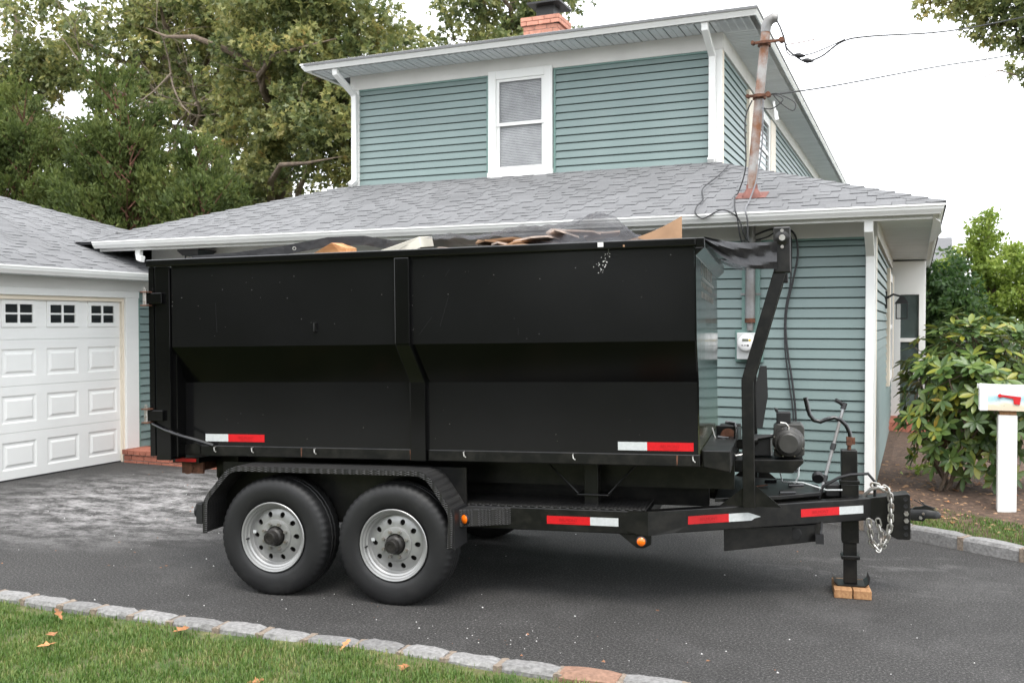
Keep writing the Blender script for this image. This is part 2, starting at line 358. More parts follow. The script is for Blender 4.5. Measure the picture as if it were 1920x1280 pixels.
rows = [[(x, at(KF, x) - .05 - d, lawn_z(x, d)) for x in xs] for d in np.linspace(0, 6, 22)]
struct('lawn', mb.loft([r for r in rows], cap=False, closed=False), 'thatch')
def bed_z(x, y):
    d = max(0, y - at(KR, x)); return .075 + .13 * (1 - math.exp(-d / .9)) + .012 * math.sin(x * 9 + y * 4) * min(1, d)
mb = MB(); xs = np.linspace(-.75, 5, 36); rows = [[(x, at(KR, x) + .05 + d, bed_z(x, at(KR, x) + d)) for x in xs] for d in list(np.linspace(0, 3, 26)) + [5, 8, 14]]
struct('planting_bed', mb.loft(rows, cap=False, closed=False), 'soil')
# kerbs: every stone its own piece
def kerb(name, K, step, width, ztop, zlow, m, special):
    g = bpy.data.objects.new(name, None); COL.objects.link(g); g['kind'] = 'structure'
    L = [0]; P = [Vector((x, y, 0)) for x, y in K]
    for a, b in zip(P, P[1:]): L.append(L[-1] + (b - a).length)
    def pt(t):
        i = max(0, min(len(P) - 2, next((k for k in range(len(L) - 1) if L[k + 1] >= t), len(P) - 2)))
        f = (t - L[i]) / (L[i + 1] - L[i]); d = (P[i + 1] - P[i]).normalized(); return P[i] + (P[i + 1] - P[i]) * f, d
    t = 0; i = 0
    while t < L[-1] - step:
        ln = step * random.uniform(.9, 1.18); p, d = pt(t + ln / 2); nn = Vector((-d.y, d.x, 0)); h = ln / 2 - .012; wv = width / 2 * random.uniform(.92, 1.05); z1 = ztop + random.uniform(-.006, .008)
        mb = MB(); loops = []
        for a in np.linspace(-1, 1, 6):
            e = .007 * (abs(a) ** 8); j = lambda s_=.005: random.uniform(-s_, s_)
            c = p + d * (a * h + j())
            loops.append([tuple(c + nn * (-wv + j() + e) + Vector((0, 0, zlow))), tuple(c + nn * (-wv + e + j()) + Vector((0, 0, z1 - .022 - e + j()))), tuple(c + nn * (-wv + .016 + e + j()) + Vector((0, 0, z1 - e + j(.003)))),
                          tuple(c + nn * (wv - .016 - e + j()) + Vector((0, 0, z1 - e + j(.003)))), tuple(c + nn * (wv - e + j()) + Vector((0, 0, z1 - .02 - e + j()))), tuple(c + nn * (wv - e + j()) + Vector((0, 0, zlow)))])
        mb.loft(loops); tan = special and abs(p.x - special) < ln / 2
        o = obj('kerb_stone', mb, 'tanstone' if tan else m, g)
        if tan: o['label'] = 'rust-brown granite kerb stone'
        q, d2 = pt(t + ln); n2 = Vector((-d2.y, d2.x, 0)); lm = []
        for a in (-1, -.4, .4, 1):
            c = q + d2 * a * .022; zz = ztop - .006 - .004 * abs(a)
            lm.append([tuple(c + n2 * s_ * width * .5 * random.uniform(.92, 1.08) + Vector((0, 0, z_ if z_ == zlow else zz + random.uniform(-.004, .004)))) for s_, z_ in ((-1, zlow), (-1, 1), (1, 1), (1, zlow))])
        obj('mortar_joint', MB().loft(lm), 'kerbmortar', g, smooth=True)
        t += ln; i += 1
kerb('lawn_kerb', KF, .285, .125, .07, -.05, 'granite', -1.42)
kerb('bed_kerb', KR, .42, .15, .11, -.05, 'granite', None)

# ---------------------------------------------------------------- house
HB = (-5., 9.85, 0.)
house = thing('house', 'two storey house with sage green siding, grey shingle roof and white trim', 'house', HB)
WY, WX = 9.85, -.375                     # lower front wall plane, lower side wall plane
UY, UX, UXL = 11.9, -2.26, -7.66         # upper storey planes
EV = .1016
core = obj('lower_wall', MB().box(-9.42, WX - .02, WY + .02, 26, -.05, 2.80), 'wallcore', house, HB)
ucore = obj('upper_wall', MB().box(UXL + .02, UX - .02, UY + .02, 27, 2.8, 5.42), 'wallcore', house, HB)
def siding(parent, a, b, z0, z1, n, off):            # boards from a to b (xy) with outward normal n
    a = Vector((*a, 0)); b = Vector((*b, 0)); n = Vector((*n, 0)); z = z0
    while z < z1 - .01:
        h = min(EV, z1 - z)
        prof = [(-.02, .004), (.004, .004), (.014, 0), (.0165, .001), (.017, .006), (.002, h - .0115), (-.02, h - .0115)]  # tops stop short; dark core in the gap stands in for lap shadow
        mb = MB().loft([[tuple(p + n * u + Vector((0, 0, z + v_))) for u, v_ in prof] for p in (a, b)])
        obj('siding_board', mb, 'siding', parent, off); z += EV
siding(core, (-9.42, WY), (-.455, WY), .02, 2.62, (0, -1), HB)
siding(core, (WX, WY + .09), (WX, 25), .2, 2.62, (1, 0), HB)
siding(ucore, (-7.53, UY), (-5.45, UY), 3.79, 5.19, (0, -1), HB)
siding(ucore, (-4.485, UY), (-2.35, UY), 3.79, 5.19, (0, -1), HB)
siding(ucore, (UX, UY + .09), (UX, 26.5), 3.79, 5.19, (1, 0), HB)
for x0, x1, z0, z1 in ((-5.475, -5.448, 3.78, 5.2), (-4.487, -4.46, 3.78, 5.2)): obj('siding_channel', MB().box(x0, x1, UY - .022, UY, z0, z1), 'siding_trim', house, HB)
for x0, x1 in ((-7.53, -5.475), (-4.46, -2.35)):
    obj('siding_channel', MB().box(x0, x1, UY - .023, UY, 5.175, 5.196), 'siding_trim', house, HB); obj('siding_channel', MB().box(x0, x1, UY - .021, UY, 3.755, 3.79), 'siding_trim', house, HB)
obj('siding_channel', MB().box(-9.4, -.46, WY - .022, WY, 2.618, 2.638), 'siding_trim', house, HB)
# corner boards, friezes
obj('corner_board', MB().box(-.457, WX + .012, WY - .028, WY + .0, -.02, 2.638), 'white', house, HB, bevel=.004)
obj('corner_board', MB().box(WX - .01, WX + .016, WY + .002, WY + .1, .1, 2.637), 'cream', house, HB, bevel=.004)
obj('corner_board', MB().box(-2.355, UX + .012, UY - .028, UY, 3.76, 5.196), 'white', house, HB, bevel=.004)
obj('corner_board', MB().box(UX - .01, UX + .016, UY + .002, UY + .1, 3.76, 5.196), 'cream', house, HB, bevel=.004)
obj('corner_board', MB().box(UXL, -7.525, UY - .028, UY + .02, 3.7, 5.196), 'white', house, HB, bevel=.004)
obj('frieze_board', MB().box(-9.5, WX + .02, WY - .034, WY, 2.638, 2.79), 'frieze', house, HB, bevel=.003)
obj('frieze_board', MB().box(WX - .01, WX + .024, WY + .001, 26, 2.638, 2.79), 'frieze', house, HB)
obj('frieze_board', MB().box(UXL - .01, UX + .02, UY - .034, UY, 5.197, 5.405), 'frieze', house, HB, bevel=.003)
obj('frieze_board', MB().box(UX - .01, UX + .024, UY + .001, 27, 5.197, 5.405), 'frieze', house, HB)
# soffits
def soffit(along, a0, a1, c0, c1, z, bw):
    g = group_empty('soffit', house)
    if along == 'x': obj('soffit_backing', MB().box(a0, a1, c0, c1, z + .012, z + .03), 'soffit_dark', g, HB)
    else: obj('soffit_backing', MB().box(c0, c1, a0, a1, z + .012, z + .03), 'soffit_dark', g, HB)
    p = a0; me = None
    while p < a1 - bw * .5:
        if me is None:
            prof = [(.008, 0), (bw * .46, 0), (bw * .48, .009), (bw * .52, .009), (bw * .54, 0), (bw - .008, 0), (bw - .008, .011), (.008, .011)]
            mb = MB()
            if along == 'x': mb.loft([[(u, c, h) for u, h in prof] for c in (c0, c1)])
            else: mb.loft([[(c, u, h) for u, h in prof] for c in (c0, c1)])
            me = obj('soffit_board', mb, 'soffit', g, (0, 0, 0)); o = me
        else: o = link_copy(me, g)
        o.location = ((p, 0, z) if along == 'x' else (0, p, z)); o.location -= Vector(HB); p += bw
soffit('x', -10., -.0, 9.31, WY, 2.785, .19); soffit('y', 9.34, 24, WX, .2, 2.785, .11)
soffit('x', -8.02, -1.8, 11.37, UY, 5.405, .19); soffit('y', 11.4, 26.9, UX, -1.77, 5.405, .14)
# gutters
KPROF = [(0, 0), (.055, 0), (.062, .012), (.085, .042), (.09, .066), (.1, .07), (.1, .088), (.094, .088), (.09, .076), (0, .08)]
def gutter(path, parent, off, sc=1.):
    obj('gutter', MB().sweep(path, [(u * sc, v_ * sc) for u, v_ in KPROF]), 'gutter', parent, off)
gutter([(-9.97, 9.34, 2.776), (.13, 9.34, 2.776), (.13, 26, 2.776)], house, HB)
gutter([(-8.05, 26, 5.405), (-8.05, 11.42, 5.405), (-1.84, 11.42, 5.405), (-1.84, 27, 5.405)], house, HB, 1.1)
obj('fascia', MB().box(-9.95, .125, 9.36, 9.39, 2.74, 2.85), 'white', house, HB)
# bent drip edge on the side eave
obj('drip_edge', MB().prism([(.135, 9.5, 2.775), (.20, 9.9, 2.765), (.235, 10.8, 2.745), (.2, 11.8, 2.76), (.135, 12.6, 2.775)], (0, 0, -.004)), 'gutter', house, HB)
# roofs
SL = .358; VL = math.sqrt(1 + SL * SL)
def roof_sheet(name, pts, parent, off, m='roofbase', th=.03):
    return obj(name, MB().prism(pts, (0, 0, -th)), m, parent, off)
def shingles(parent, off, O, u, vh, lo, hi, hmax, e=.142, keep=300):
    O, u, vh = Vector(O), Vector(u), Vector(vh); n = Vector((-vh.x * SL, -vh.y * SL, 1)).normalized(); items = []
    camp = Vector((0, 0, 1.8)); i = 0
    while i * e / VL < hmax:
        h0 = i * e / VL; h1 = min(hmax, h0 + (e + .03) / VL); t = lo(h0) - random.uniform(0, .3)
        tg = False
        while t < hi(h0):
            tg = not tg; wd = random.uniform(.13, .24) if tg else random.choice((.12, .18, .26, .34)); a, b = t + .0015, t + wd - .0015; t += wd
            pts = []
            for h in (h0, h1):
                x0, x1 = max(a, lo(h)), min(b, hi(h))
                pts.append((x0, x1))
            if pts[0][1] - pts[0][0] < .02: continue
            if pts[1][1] <= pts[1][0]: pts[1] = (sum(pts[1]) / 2, sum(pts[1]) / 2 + .001)
            thick = tg; tb = .008 if thick else .0022
            def P(x, h, k): return O + u * x + vh * h + Vector((0, 0, SL * h)) + n * k
            vs = [P(pts[0][0], h0, .0), P(pts[0][1], h0, .0), P(pts[0][1], h0, tb), P(pts[0][0], h0, tb), P(pts[1][0], h1, 0), P(pts[1][1], h1, 0), P(pts[1][1], h1, .001 + (.003 if thick else 0)), P(pts[1][0], h1, .001 + (.003 if thick else 0))]
            c = (vs[0] + vs[6]) / 2; items.append(((c - camp).length, vs, thick))
        i += 1
    FS = [(0, 1, 2, 3), (3, 2, 6, 7), (0, 3, 7, 4), (1, 5, 6, 2), (4, 7, 6, 5)]
    def build(sel, kind=None):
        vv = []; ff = []; mi = []; o3 = Vector(off)
        for d, vs, th in sel:
            k = len(vv); vv += [tuple(p - o3) for p in vs]; ff += [tuple(q + k for q in f) for f in FS]; mi += [1 if th else 0, 0, 0, 0, 0]
        me = bpy.data.meshes.new('shingle'); me.from_pydata(vv, [], ff); me.materials.append(M['shingle']); me.materials.append(M['roofbase']); me.polygons.foreach_set('material_index', mi); me.update()
        o = bpy.data.objects.new('shingle' if not kind else 'shingle_field', me); COL.objects.link(o); o.parent = parent
        if kind: o['kind'] = kind
    items.sort(key=lambda q: q[0])
    for it in items[:keep]: build([it])
    build(items[keep:], 'stuff')
ex0, exl, ey0, ez0 = .235, -10.29, 9.27, 2.862
hx = ey0 + 2.66
roof = roof_sheet('roof', [(exl, ey0, ez0), (ex0, ey0, ez0), (ex0 - 2.7, ey0 + 2.7, ez0 + SL * 2.7), (exl + 2.7, ey0 + 2.7, ez0 + SL * 2.7)], house, HB)
roof_sheet('roof_side', [(ex0, ey0, ez0), (ex0, 26, ez0), (ex0 - 2.7, 26, ez0 + SL * 2.7), (ex0 - 2.7, ey0 + 2.7, ez0 + SL * 2.7)], house, HB, 'shingle')
roof_sheet('roof_side', [(exl, 22, ez0), (exl, ey0, ez0), (exl + 2.7, ey0 + 2.7, ez0 + SL * 2.7), (exl + 2.7, 22, ez0 + SL * 2.7)], house, HB, 'shingle')
shingles(roof, HB, (0, ey0 - .015, ez0), (1, 0, 0), (0, 1, 0), lambda h: exl + h, lambda h: ex0 - h, 2.66)
def hip_caps(parent, off, p0, p1, sidea, sideb, ln=.2):
    p0, p1 = Vector(p0), Vector(p1); d = p1 - p0; N = int(d.length / ln); d.normalize(); sa, sb = Vector(sidea), Vector(sideb)
    for i in range(N):
        a = p0 + d * (i * ln); b = p0 + d * (i * ln + ln * 1.25); k0, k1 = Vector((0, 0, .032)), Vector((0, 0, .016)); wd = .14
        vs = [a + sa * wd + k0 * .55, a + k0, a + sb * wd + k0 * .55, b + sa * wd + k1 * .4, b + k1, b + sb * wd + k1 * .4]
        vs += [v_ - Vector((0, 0, .012)) for v_ in vs]
        obj('hip_cap', MB().add(vs, [(0, 1, 4, 3), (1, 2, 5, 4), (6, 9, 10, 7), (7, 10, 11, 8), (0, 6, 7, 1), (1, 7, 8, 2), (0, 3, 9, 6), (2, 8, 11, 5), (3, 4, 10, 9), (4, 5, 11, 10)]), 'shingle', parent, off)
q = 2.62
hip_caps(roof, HB, (ex0, ey0, ez0), (ex0 - q, ey0 + q, ez0 + SL * q), Vector((-.9, 0, 0)), Vector((0, .9, 0)), .21)
hip_caps(roof, HB, (exl + .35, ey0 + .35, ez0 + SL * .35), (exl + q, ey0 + q, ez0 + SL * q), Vector((0, .9, 0)), Vector((.9, 0, 0)), .21)
us = .285; ua, ub, uc, uz = -8.09, -1.735, 11.3, 5.497; hw = (ub - ua) / 2
ur = roof_sheet('upper_roof', [(ua, uc, uz), (ub, uc, uz), ((ua + ub) / 2, uc + hw, uz + us * hw)], house, HB, 'shingle')
roof_sheet('upper_roof', [(ub, uc, uz), (ub, 27, uz), ((ua + ub) / 2, 27 - hw, uz + us * hw), ((ua + ub) / 2, uc + hw, uz + us * hw)], house, HB, 'shingle')
roof_sheet('upper_roof', [(ua, 27, uz), (ua, uc, uz), ((ua + ub) / 2, uc + hw, uz + us * hw), ((ua + ub) / 2, 27 - hw, uz + us * hw)], house, HB, 'shingle')
# chimney of bricks
ch = obj('chimney', MB().box(-5.9, -5.32, 14.25, 14.75, 5.9, 6.735), 'mortar', ur, HB)
bme = None
for k in range(8):
    z = 6.735 - .07 * (k + 1); outp = .035 if k < 2 else 0.
    for face in ('f', 's'):
        a, b = ((-5.9 - outp, -5.32 + outp) if face == 'f' else (14.25 - outp, 14.75 + outp)); t = a - (.1 if k % 2 else 0.)
        while t < b - .02:
            x0, x1 = max(a, t), min(b, t + .195); t += .205
            if x1 - x0 < .03: continue
            mb = MB().box(x0, x1, 14.25 - outp - .012, 14.3, z, z + .06) if face == 'f' else MB().box(-5.37, -5.32 + outp + .012, x0, x1, z, z + .06)
            obj('brick', mb, 'brick_chimney', ch, HB)
obj('chimney_cap', MB().lathe([(.02, 0), (.02, 0)], (0, 0, 0), (0, 0, 1), 4) if 0 else MB().loft([[(-5.83 + .0, 14.2, 6.93), (-5.27, 14.2, 6.93), (-5.27, 14.8, 6.93), (-5.83, 14.8, 6.93)], [(-5.83, 14.2, 6.96), (-5.27, 14.2, 6.96), (-5.27, 14.8, 6.96), (-5.83, 14.8, 6.96)]]).box(-5.72, -5.42, 14.35, 14.65, 6.73, 6.93), 'iron', ch, HB)
# windows
def window(x0, x1, z0, z1, y):
    wn = obj('window', MB().box(x0 + .1, x1 - .1, y + .015, y + .019, z0 + .1, z1 - .05), 'interior', house, HB)
    f = MB(); tw = .115
    f.box(x0, x0 + tw, y - .055, y + .018, z0, z1); f.box(x1 - tw, x1, y - .055, y + .018, z0, z1); f.box(x0 + tw, x1 - tw, y - .054, y + .018, z1 - tw, z1); f.box(x0 + tw, x1 - tw, y - .054, y + .018, z0, z0 + .13)
    obj('window_frame', f, 'white', wn, HB, bevel=.006)
    obj('window_sill', MB().box(x0 - .01, x1 + .01, y - .068, y + .016, z0 - .01, z0 + .1), 'white', wn, HB, bevel=.005)
    gx0, gx1, gz0, gz1 = x0 + tw, x1 - tw, z0 + .13, z1 - tw; zm = (gz0 + gz1) / 2
    for za, zb, yy in ((gz0, zm + .02, y - .02), (zm - .02, gz1, y - .036)):
        s_ = MB(); sw = .045
        s_.box(gx0, gx0 + sw, yy, yy + .018, za, zb); s_.box(gx1 - sw, gx1, yy, yy + .018, za, zb); s_.box(gx0 + sw, gx1 - sw, yy, yy + .018, za, za + sw); s_.box(gx0 + sw, gx1 - sw, yy, yy + .018, zb - sw * .8, zb)
        obj('sash', s_, 'white', wn, HB, bevel=.003)
        obj('pane', MB().box(gx0 + sw, gx1 - sw, yy + .005, yy + .008, za + sw, zb - sw * .8), 'glass', wn, HB)
    bl = MB(); z = gz0 + .03
    while z < gz1 - .03:
        bl.add([(gx0 + .01, y + .004, z), (gx1 - .01, y + .004, z), (gx1 - .01, y + .014, z + .02), (gx0 + .01, y + .014, z + .02)], [(0, 1, 2, 3)]); z += .022
    obj('blind', bl, 'blind', wn, HB)
window(-5.436, -4.497, 3.755, 5.235, UY)
def side_window(x, ya, yb, z0, z1, sw):
    wn = obj('window', MB().box(x - .06, x + .012, ya, yb, z0, z1), 'darkglass', house, HB)
    f = MB()
    for a, b in ((ya - .0, ya + .14), (yb - .14, yb)): f.box(x, x + .04, a, b, z0, z1)
    f.box(x, x + .039, ya + .14, yb - .14, z1 - .12, z1); f.box(x, x + .039, ya + .14, yb - .14, z0, z0 + .12); f.box(x, x + .03, ya + .14, yb - .14, (z0 + z1) / 2 - .03, (z0 + z1) / 2 + .03)
    obj('window_frame', f, 'white', wn, HB)
    for a, b in ((ya - sw - .02, ya - .02), (yb + .02, yb + sw + .02)):
        sh = MB().box(x, x + .05, a, b, z0 - .02, z1 + .02)
        obj('shutter', sh, 'cream', wn, HB, bevel=.004)
side_window(UX, 14.3, 15.9, 3.95, 5.1, .55)
side_window(WX, 13.75, 15.4, .98, 2.5, .35)
# entrance vestibule past the side windows
vs_ = obj('vestibule', MB().box(WX, .1, 16.05, 18, .3, 2.62), 'wallcore', house, HB)
f = MB(); f.box(WX, .12, 16.0, 16.05, 2.24, 2.76); f.box(.03, .12, 15.99, 16.05, .3, 2.24); f.box(WX, WX + .14, 15.99, 16.05, .3, 2.24); f.box(WX + .14, .03, 15.992, 16.05, .95, 1.06); f.box(WX + .14, .03, 15.992, 16.05, 1.5, 1.56); f.box(.1, .125, 16.05, 18, .3, 2.76)
obj('vestibule_trim', f, 'white', vs_, HB, bevel=.004)
obj('pane', MB().box(WX + .14, .03, 16.02, 16.03, 1.06, 2.24), 'glass', vs_, HB)
obj('curtain', MB().sweep([(WX + .14 + .02 * i, 16.12 + .012 * (i % 2), 1.6) for i in range(14)], [(-.002, -.55), (.002, -.55), (.002, .55), (-.002, .55)]), 'blind', vs_, HB)
obj('stoop', MB().box(-.37, .25, 14.9, 16.0, .1, .34), 'brick', house, HB)
# downspouts
DP = [(-.04, -.03), (.04, -.03), (.04, .03), (-.04, .03)]
def downspout(path, up=(0, 1, 0), shoe=None):
    d = obj('downspout', MB().sweep(path, DP, up), 'white', house, HB, bevel=.006)
    return d
downspout([(-.417, 9.39, 2.78), (-.417, 9.4, 2.66), (-.417, 9.77, 2.46), (-.417, 9.78, 2.38), (-.417, 9.78, .15)])
downspout([(-2.37, 11.42, 5.41), (-2.37, 11.43, 5.33), (-2.36, 11.82, 5.12), (-2.36, 11.825, 5.04), (-2.36, 11.825, 3.86), (-2.36, 11.75, 3.80)])
downspout([(-7.63, 11.42, 5.41), (-7.63, 11.43, 5.34), (-7.575, 11.82, 5.12), (-7.57, 11.825, 5.04), (-7.57, 11.825, 3.87), (-7.6, 11.74, 3.80)])
downspout([(-9.3, 9.39, 2.775), (-9.3, 9.39, 2.69), (-9.27, 9.37, 2.64), (-9.18, 9.33, 2.62)])
# wall lantern on the side wall
ln = thing('wall_lantern', 'black metal coach lantern on the side wall past the shuttered window', 'lantern', (WX, 12.9, 2.05))
lb = (WX, 12.9, 2.05)
obj('arm', MB().tube([(WX, 12.9, 2.1), (WX + .1, 12.9, 2.16), (WX + .2, 12.9, 2.13)], .014), 'iron', ln, lb); obj('back_plate', MB().box(WX, WX + .03, 12.85, 12.95, 1.98, 2.2), 'iron', ln, lb)
c = MB()
for sx in (-1, 1):
    for sy in (-1, 1): c.box(WX + .2 + sx * .065 - .006, WX + .2 + sx * .065 + .006, 12.9 + sy * .065 - .006, 12.9 + sy * .065 + .006, 1.86, 2.04)
c.loft([[(WX + .2 + a * s_, 12.9 + b * s_, z) for a, b in ((-1, -1), (1, -1), (1, 1), (-1, 1))] for s_, z in ((.085, 2.04), (.03, 2.12), (.01, 2.14))]); c.box(WX + .13, WX + .27, 12.83, 12.97, 1.845, 1.86)
obj('cage', c, 'iron', ln, lb); obj('lamp_glass', MB().box(WX + .14, WX + .26, 12.84, 12.96, 1.86, 2.04), 'glass', ln, lb)
# porch lantern hanging by the garage corner
pl = thing('porch_lantern', 'small black square lantern hanging under the eave beside the garage roof', 'lantern', (-9.02, 10.0, 2.63)) if 0 else thing('porch_lantern', 'small black square lantern hanging under the eave beside the garage roof', 'lantern', (-8.55, 9.62, 2.5))
pb = (-8.55, 9.62, 2.5); X0, Y0 = pb[0], pb[1]; c = MB()
for sx in (-1, 1):
    for sy in (-1, 1): c.box(X0 + sx * .1 - .007, X0 + sx * .1 + .007, Y0 + sy * .1 - .007, Y0 + sy * .1 + .007, 2.38, 2.66)
c.loft([[(X0 + a * s_, Y0 + b * s_, z) for a, b in ((-1, -1), (1, -1), (1, 1), (-1, 1))] for s_, z in ((.125, 2.66), (.17, 2.72), (.17, 2.735), (.12, 2.742))])
c.box(X0 - .11, X0 + .11, Y0 - .11, Y0 + .11, 2.365, 2.38)
obj('cage', c, 'iron', pl, pb); obj('lamp_glass', MB().box(X0 - .094, X0 + .094, Y0 - .094, Y0 + .094, 2.38, 2.66), 'glass', pl, pb)

# ---------------------------------------------------------------- electric service: meter, conduit, leaning mast, wires
mb_ = (-1.58, 9.83, 1.43); mt = thing('electric_meter', 'grey electric meter box with round dial face on the green siding', 'meter', mb_)
obj('mounting_block', MB().box(-1.71, -1.43, 9.80, 9.84, 1.40, 1.73), 'siding_trim', mt, mb_, bevel=.004)
obj('meter_box', MB().box(-1.677, -1.48, 9.70, 9.80, 1.43, 1.70), 'meter', mt, mb_, bevel=.008)
obj('dial_cover', MB().lathe([(.088, 0), (.088, .03), (.08, .06), (.06, .072), (.0, .072)], (-1.578, 9.70, 1.6), (0, -1, 0), 28), 'meterface', mt, mb_, smooth=True)
obj('display', MB().box(-1.61, -1.55, 9.624, 9.63, 1.615, 1.64), 'lcd', mt, mb_)
obj('dial_print', MB().box(-1.62, -1.6, 9.6255, 9.629, 1.57, 1.578).box(-1.59, -1.575, 9.6255, 9.629, 1.57, 1.578).box(-1.565, -1.545, 9.6255, 9.629, 1.565, 1.58), 'ink', mt, mb_)
obj('sticker', MB().cyl((-1.535, 9.629, 1.627), (-1.535, 9.624, 1.627), .012, 12), 'yellow', mt, mb_)
obj('conduit', MB().cyl((-1.556, 9.77, 1.72), (-1.556, 9.77, 1.80), .033).cyl((-1.556, 9.77, 1.80), (-1.556, 9.77, 2.79), .05), 'conduit', mt, mb_, smooth=True)
obj('conduit_coupling', MB().cyl((-1.556, 9.77, 1.80), (-1.556, 9.77, 1.845), .053), 'rust', mt, mb_, smooth=True)
for z in (2.08, 2.62):
    obj('conduit_strap', MB().cyl((-1.556, 9.77, z), (-1.556, 9.77, z + .022), .056).box(-1.655, -1.457, 9.79, 9.82, z, z + .022), 'conduit', mt, mb_)
obj('backing_board', MB().box(-1.645, -1.467, 9.80, 9.838, 1.73, 2.62), 'siding_trim', mt, mb_)
obj('backing_board', MB().box(-1.60, -1.50, 9.80, 9.838, .02, 1.40), 'siding_trim', mt, mb_)
ms = (-1.565, 9.86, 3.05); mast = thing('service_mast', 'rusty leaning steel service mast standing on the lower roof', 'mast', ms)
obj('pole', MB().tube([(-1.57, 9.86, 3.0), (-1.555, 9.86, 3.3), (-1.49, 9.86, 4.08), (-1.428, 9.86, 4.76)], [.05, .048, .047, .046], 16), 'mast', mast, ms, smooth=True)
obj('weather_head', MB().tube([(-1.43, 9.86, 4.74), (-1.425, 9.86, 4.80), (-1.40, 9.86, 4.85), (-1.355, 9.86, 4.875), (-1.31, 9.86, 4.868)], [.049, .052, .055, .052, .04], 14), 'conduit', mast, ms, smooth=True)
obj('flashing', MB().lathe([(.105, 0), (.1, .035), (.082, .07), (.06, .1), (.058, .11), (.056, .15)], (-1.56, 9.87, 3.06), (0, 0, 1), 20), 'copper', mast, ms, smooth=True)
obj('flashing_plate', MB().add([(-1.72, 9.79, 3.064), (-1.41, 9.79, 3.064), (-1.41, 10.05, 3.157), (-1.72, 10.05, 3.157)], [(0, 1, 2, 3)]), 'copper', mast, ms)
for z, xx, ext in ((4.60, -1.443, .2), (4.07, -1.49, .12)):
    obj('clamp', MB().cyl((xx, 9.86, z), (xx, 9.86, z + .045), .066).box(xx - .12, xx + ext, 9.775, 9.80, z + .01, z + .035).cyl((xx - .1, 9.75, z + .022), (xx - .1, 9.82, z + .022), .018).cyl((xx + ext - .02, 9.75, z + .022), (xx + ext - .02, 9.82, z + .022), .026), 'rust', mast, ms)
obj('insulator', MB().cyl((-1.345, 9.84, 4.03), (-1.315, 9.83, 3.86), .012, 8).cyl((-1.325, 9.83, 3.93), (-1.31, 9.83, 3.84), .02, 10), 'white', mast, ms)
def wire(name, path, r, m, label, cat='cable', sub=6):
    P = [Vector(p) for p in path]; out_ = []
    for i in range(len(P) - 1):
        p0, p1, p2, p3 = P[max(i - 1, 0)], P[i], P[i + 1], P[min(i + 2, len(P) - 1)]
        for k in range(sub):
            t = k / sub; out_.append(.5 * ((2 * p1) + (p2 - p0) * t + (2 * p0 - 5 * p1 + 4 * p2 - p3) * t * t + (3 * p1 - p0 - 3 * p2 + p3) * t ** 3))
    out_.append(P[-1]); o = obj(name, MB().tube(out_, r, 6), m, None, out_[0], smooth=True); o.location = out_[0]; tag(o, label, cat); return o
wire('service_drop', [(-1.33, 9.86, 4.86), (-1.286, 9.85, 4.77), (-1.249, 9.85, 4.659), (-1.217, 9.85, 4.549), (-1.119, 9.86, 4.453), (-1.031, 9.86, 4.406), (-.889, 9.9, 4.45), (-.7, 10.0, 4.60), (-.45, 10.35, 4.72), (.3, 12.3, 5.23), (1.25, 14.3, 5.86), (4, 19.5, 7.6)], .009, 'wire', 'thick twisted power cable running from the mast head up past the oak branch')
wire('power_wire', [(-1.25, 9.86, 4.69), (-1.22, 9.85, 4.52), (-1.15, 9.85, 4.47), (-1.0, 9.85, 4.47), (-.85, 9.88, 4.52), (-.68, 10.0, 4.62)], .006, 'wire', 'short thin splice wire looping just below the mast head')
for p in ((-1.1, 9.86, 4.47), (-1.02, 9.86, 4.41)):
    obj('splice_connector', MB().lathe([(.006, -.06), (.02, -.03), (.026, 0), (.018, .03), (.006, .06)], p, (1, 0, -.2), 10), 'rubber', mast, ms, smooth=True)
wire('stub_wire', [(-1.24, 9.85, 4.59), (-1.1, 9.85, 4.595), (-.95, 9.85, 4.61)], .005, 'rust', 'short rusty wire stub sticking out beside the upper mast clamp')
wire('phone_line', [(-1.44, 9.84, 4.1), (-.9, 10.7, 4.33), (.2, 12.4, 4.85), (1.26, 14, 5.32), (4, 18.2, 6.7)], .0085, 'wire', 'thin telephone line rising from the lower mast clamp')
wire('cable_loop', [(-1.456, 9.80, 4.09), (-1.324, 9.80, 4.1), (-1.246, 9.80, 4.07), (-1.131, 9.80, 3.99), (-1.152, 9.80, 3.914), (-1.271, 9.80, 4.0), (-1.34, 9.80, 4.09), (-1.246, 9.79, 4.03), (-1.35, 9.79, 3.95), (-1.455, 9.80, 3.967)], .006, 'wire', 'slack black cable coiled at the lower mast clamp')
wire('roof_cable', [(-2.081, 11.43, 3.68), (-2.09, 10.79, 3.455), (-2.129, 10.19, 3.245), (-2.025, 9.70, 3.065), (-2.028, 9.43, 2.965), (-2.002, 9.235, 2.874), (-1.923, 9.235, 2.819), (-1.741, 9.235, 2.893), (-1.588, 9.235, 2.804), (-1.53, 9.3, 2.62), (-1.5, 9.7, 2.56)], .007, 'wire', 'black cable lying loose across the shingles and drooping over the gutter')
wire('mast_cable', [(-1.55, 9.79, 4.05), (-1.62, 9.8, 3.85), (-1.62, 9.85, 3.4), (-1.70, 9.9, 3.15), (-1.71, 9.75, 3.09), (-1.62, 9.24, 2.9), (-1.595, 9.235, 2.80), (-1.571, 9.3, 2.6), (-1.56, 9.7, 2.5)], .007, 'wire', 'black cable running down the rusty mast and over the gutter')
wire('mast_cable', [(-1.44, 9.79, 4.05), (-1.45, 9.79, 3.6), (-1.50, 9.78, 3.25), (-1.54, 9.6, 3.02), (-1.52, 9.235, 2.89), (-1.5, 9.235, 2.78), (-1.52, 9.4, 2.6), (-1.53, 9.7, 2.55)], .008, 'wiregrey', 'grey cable running down the front of the rusty mast')
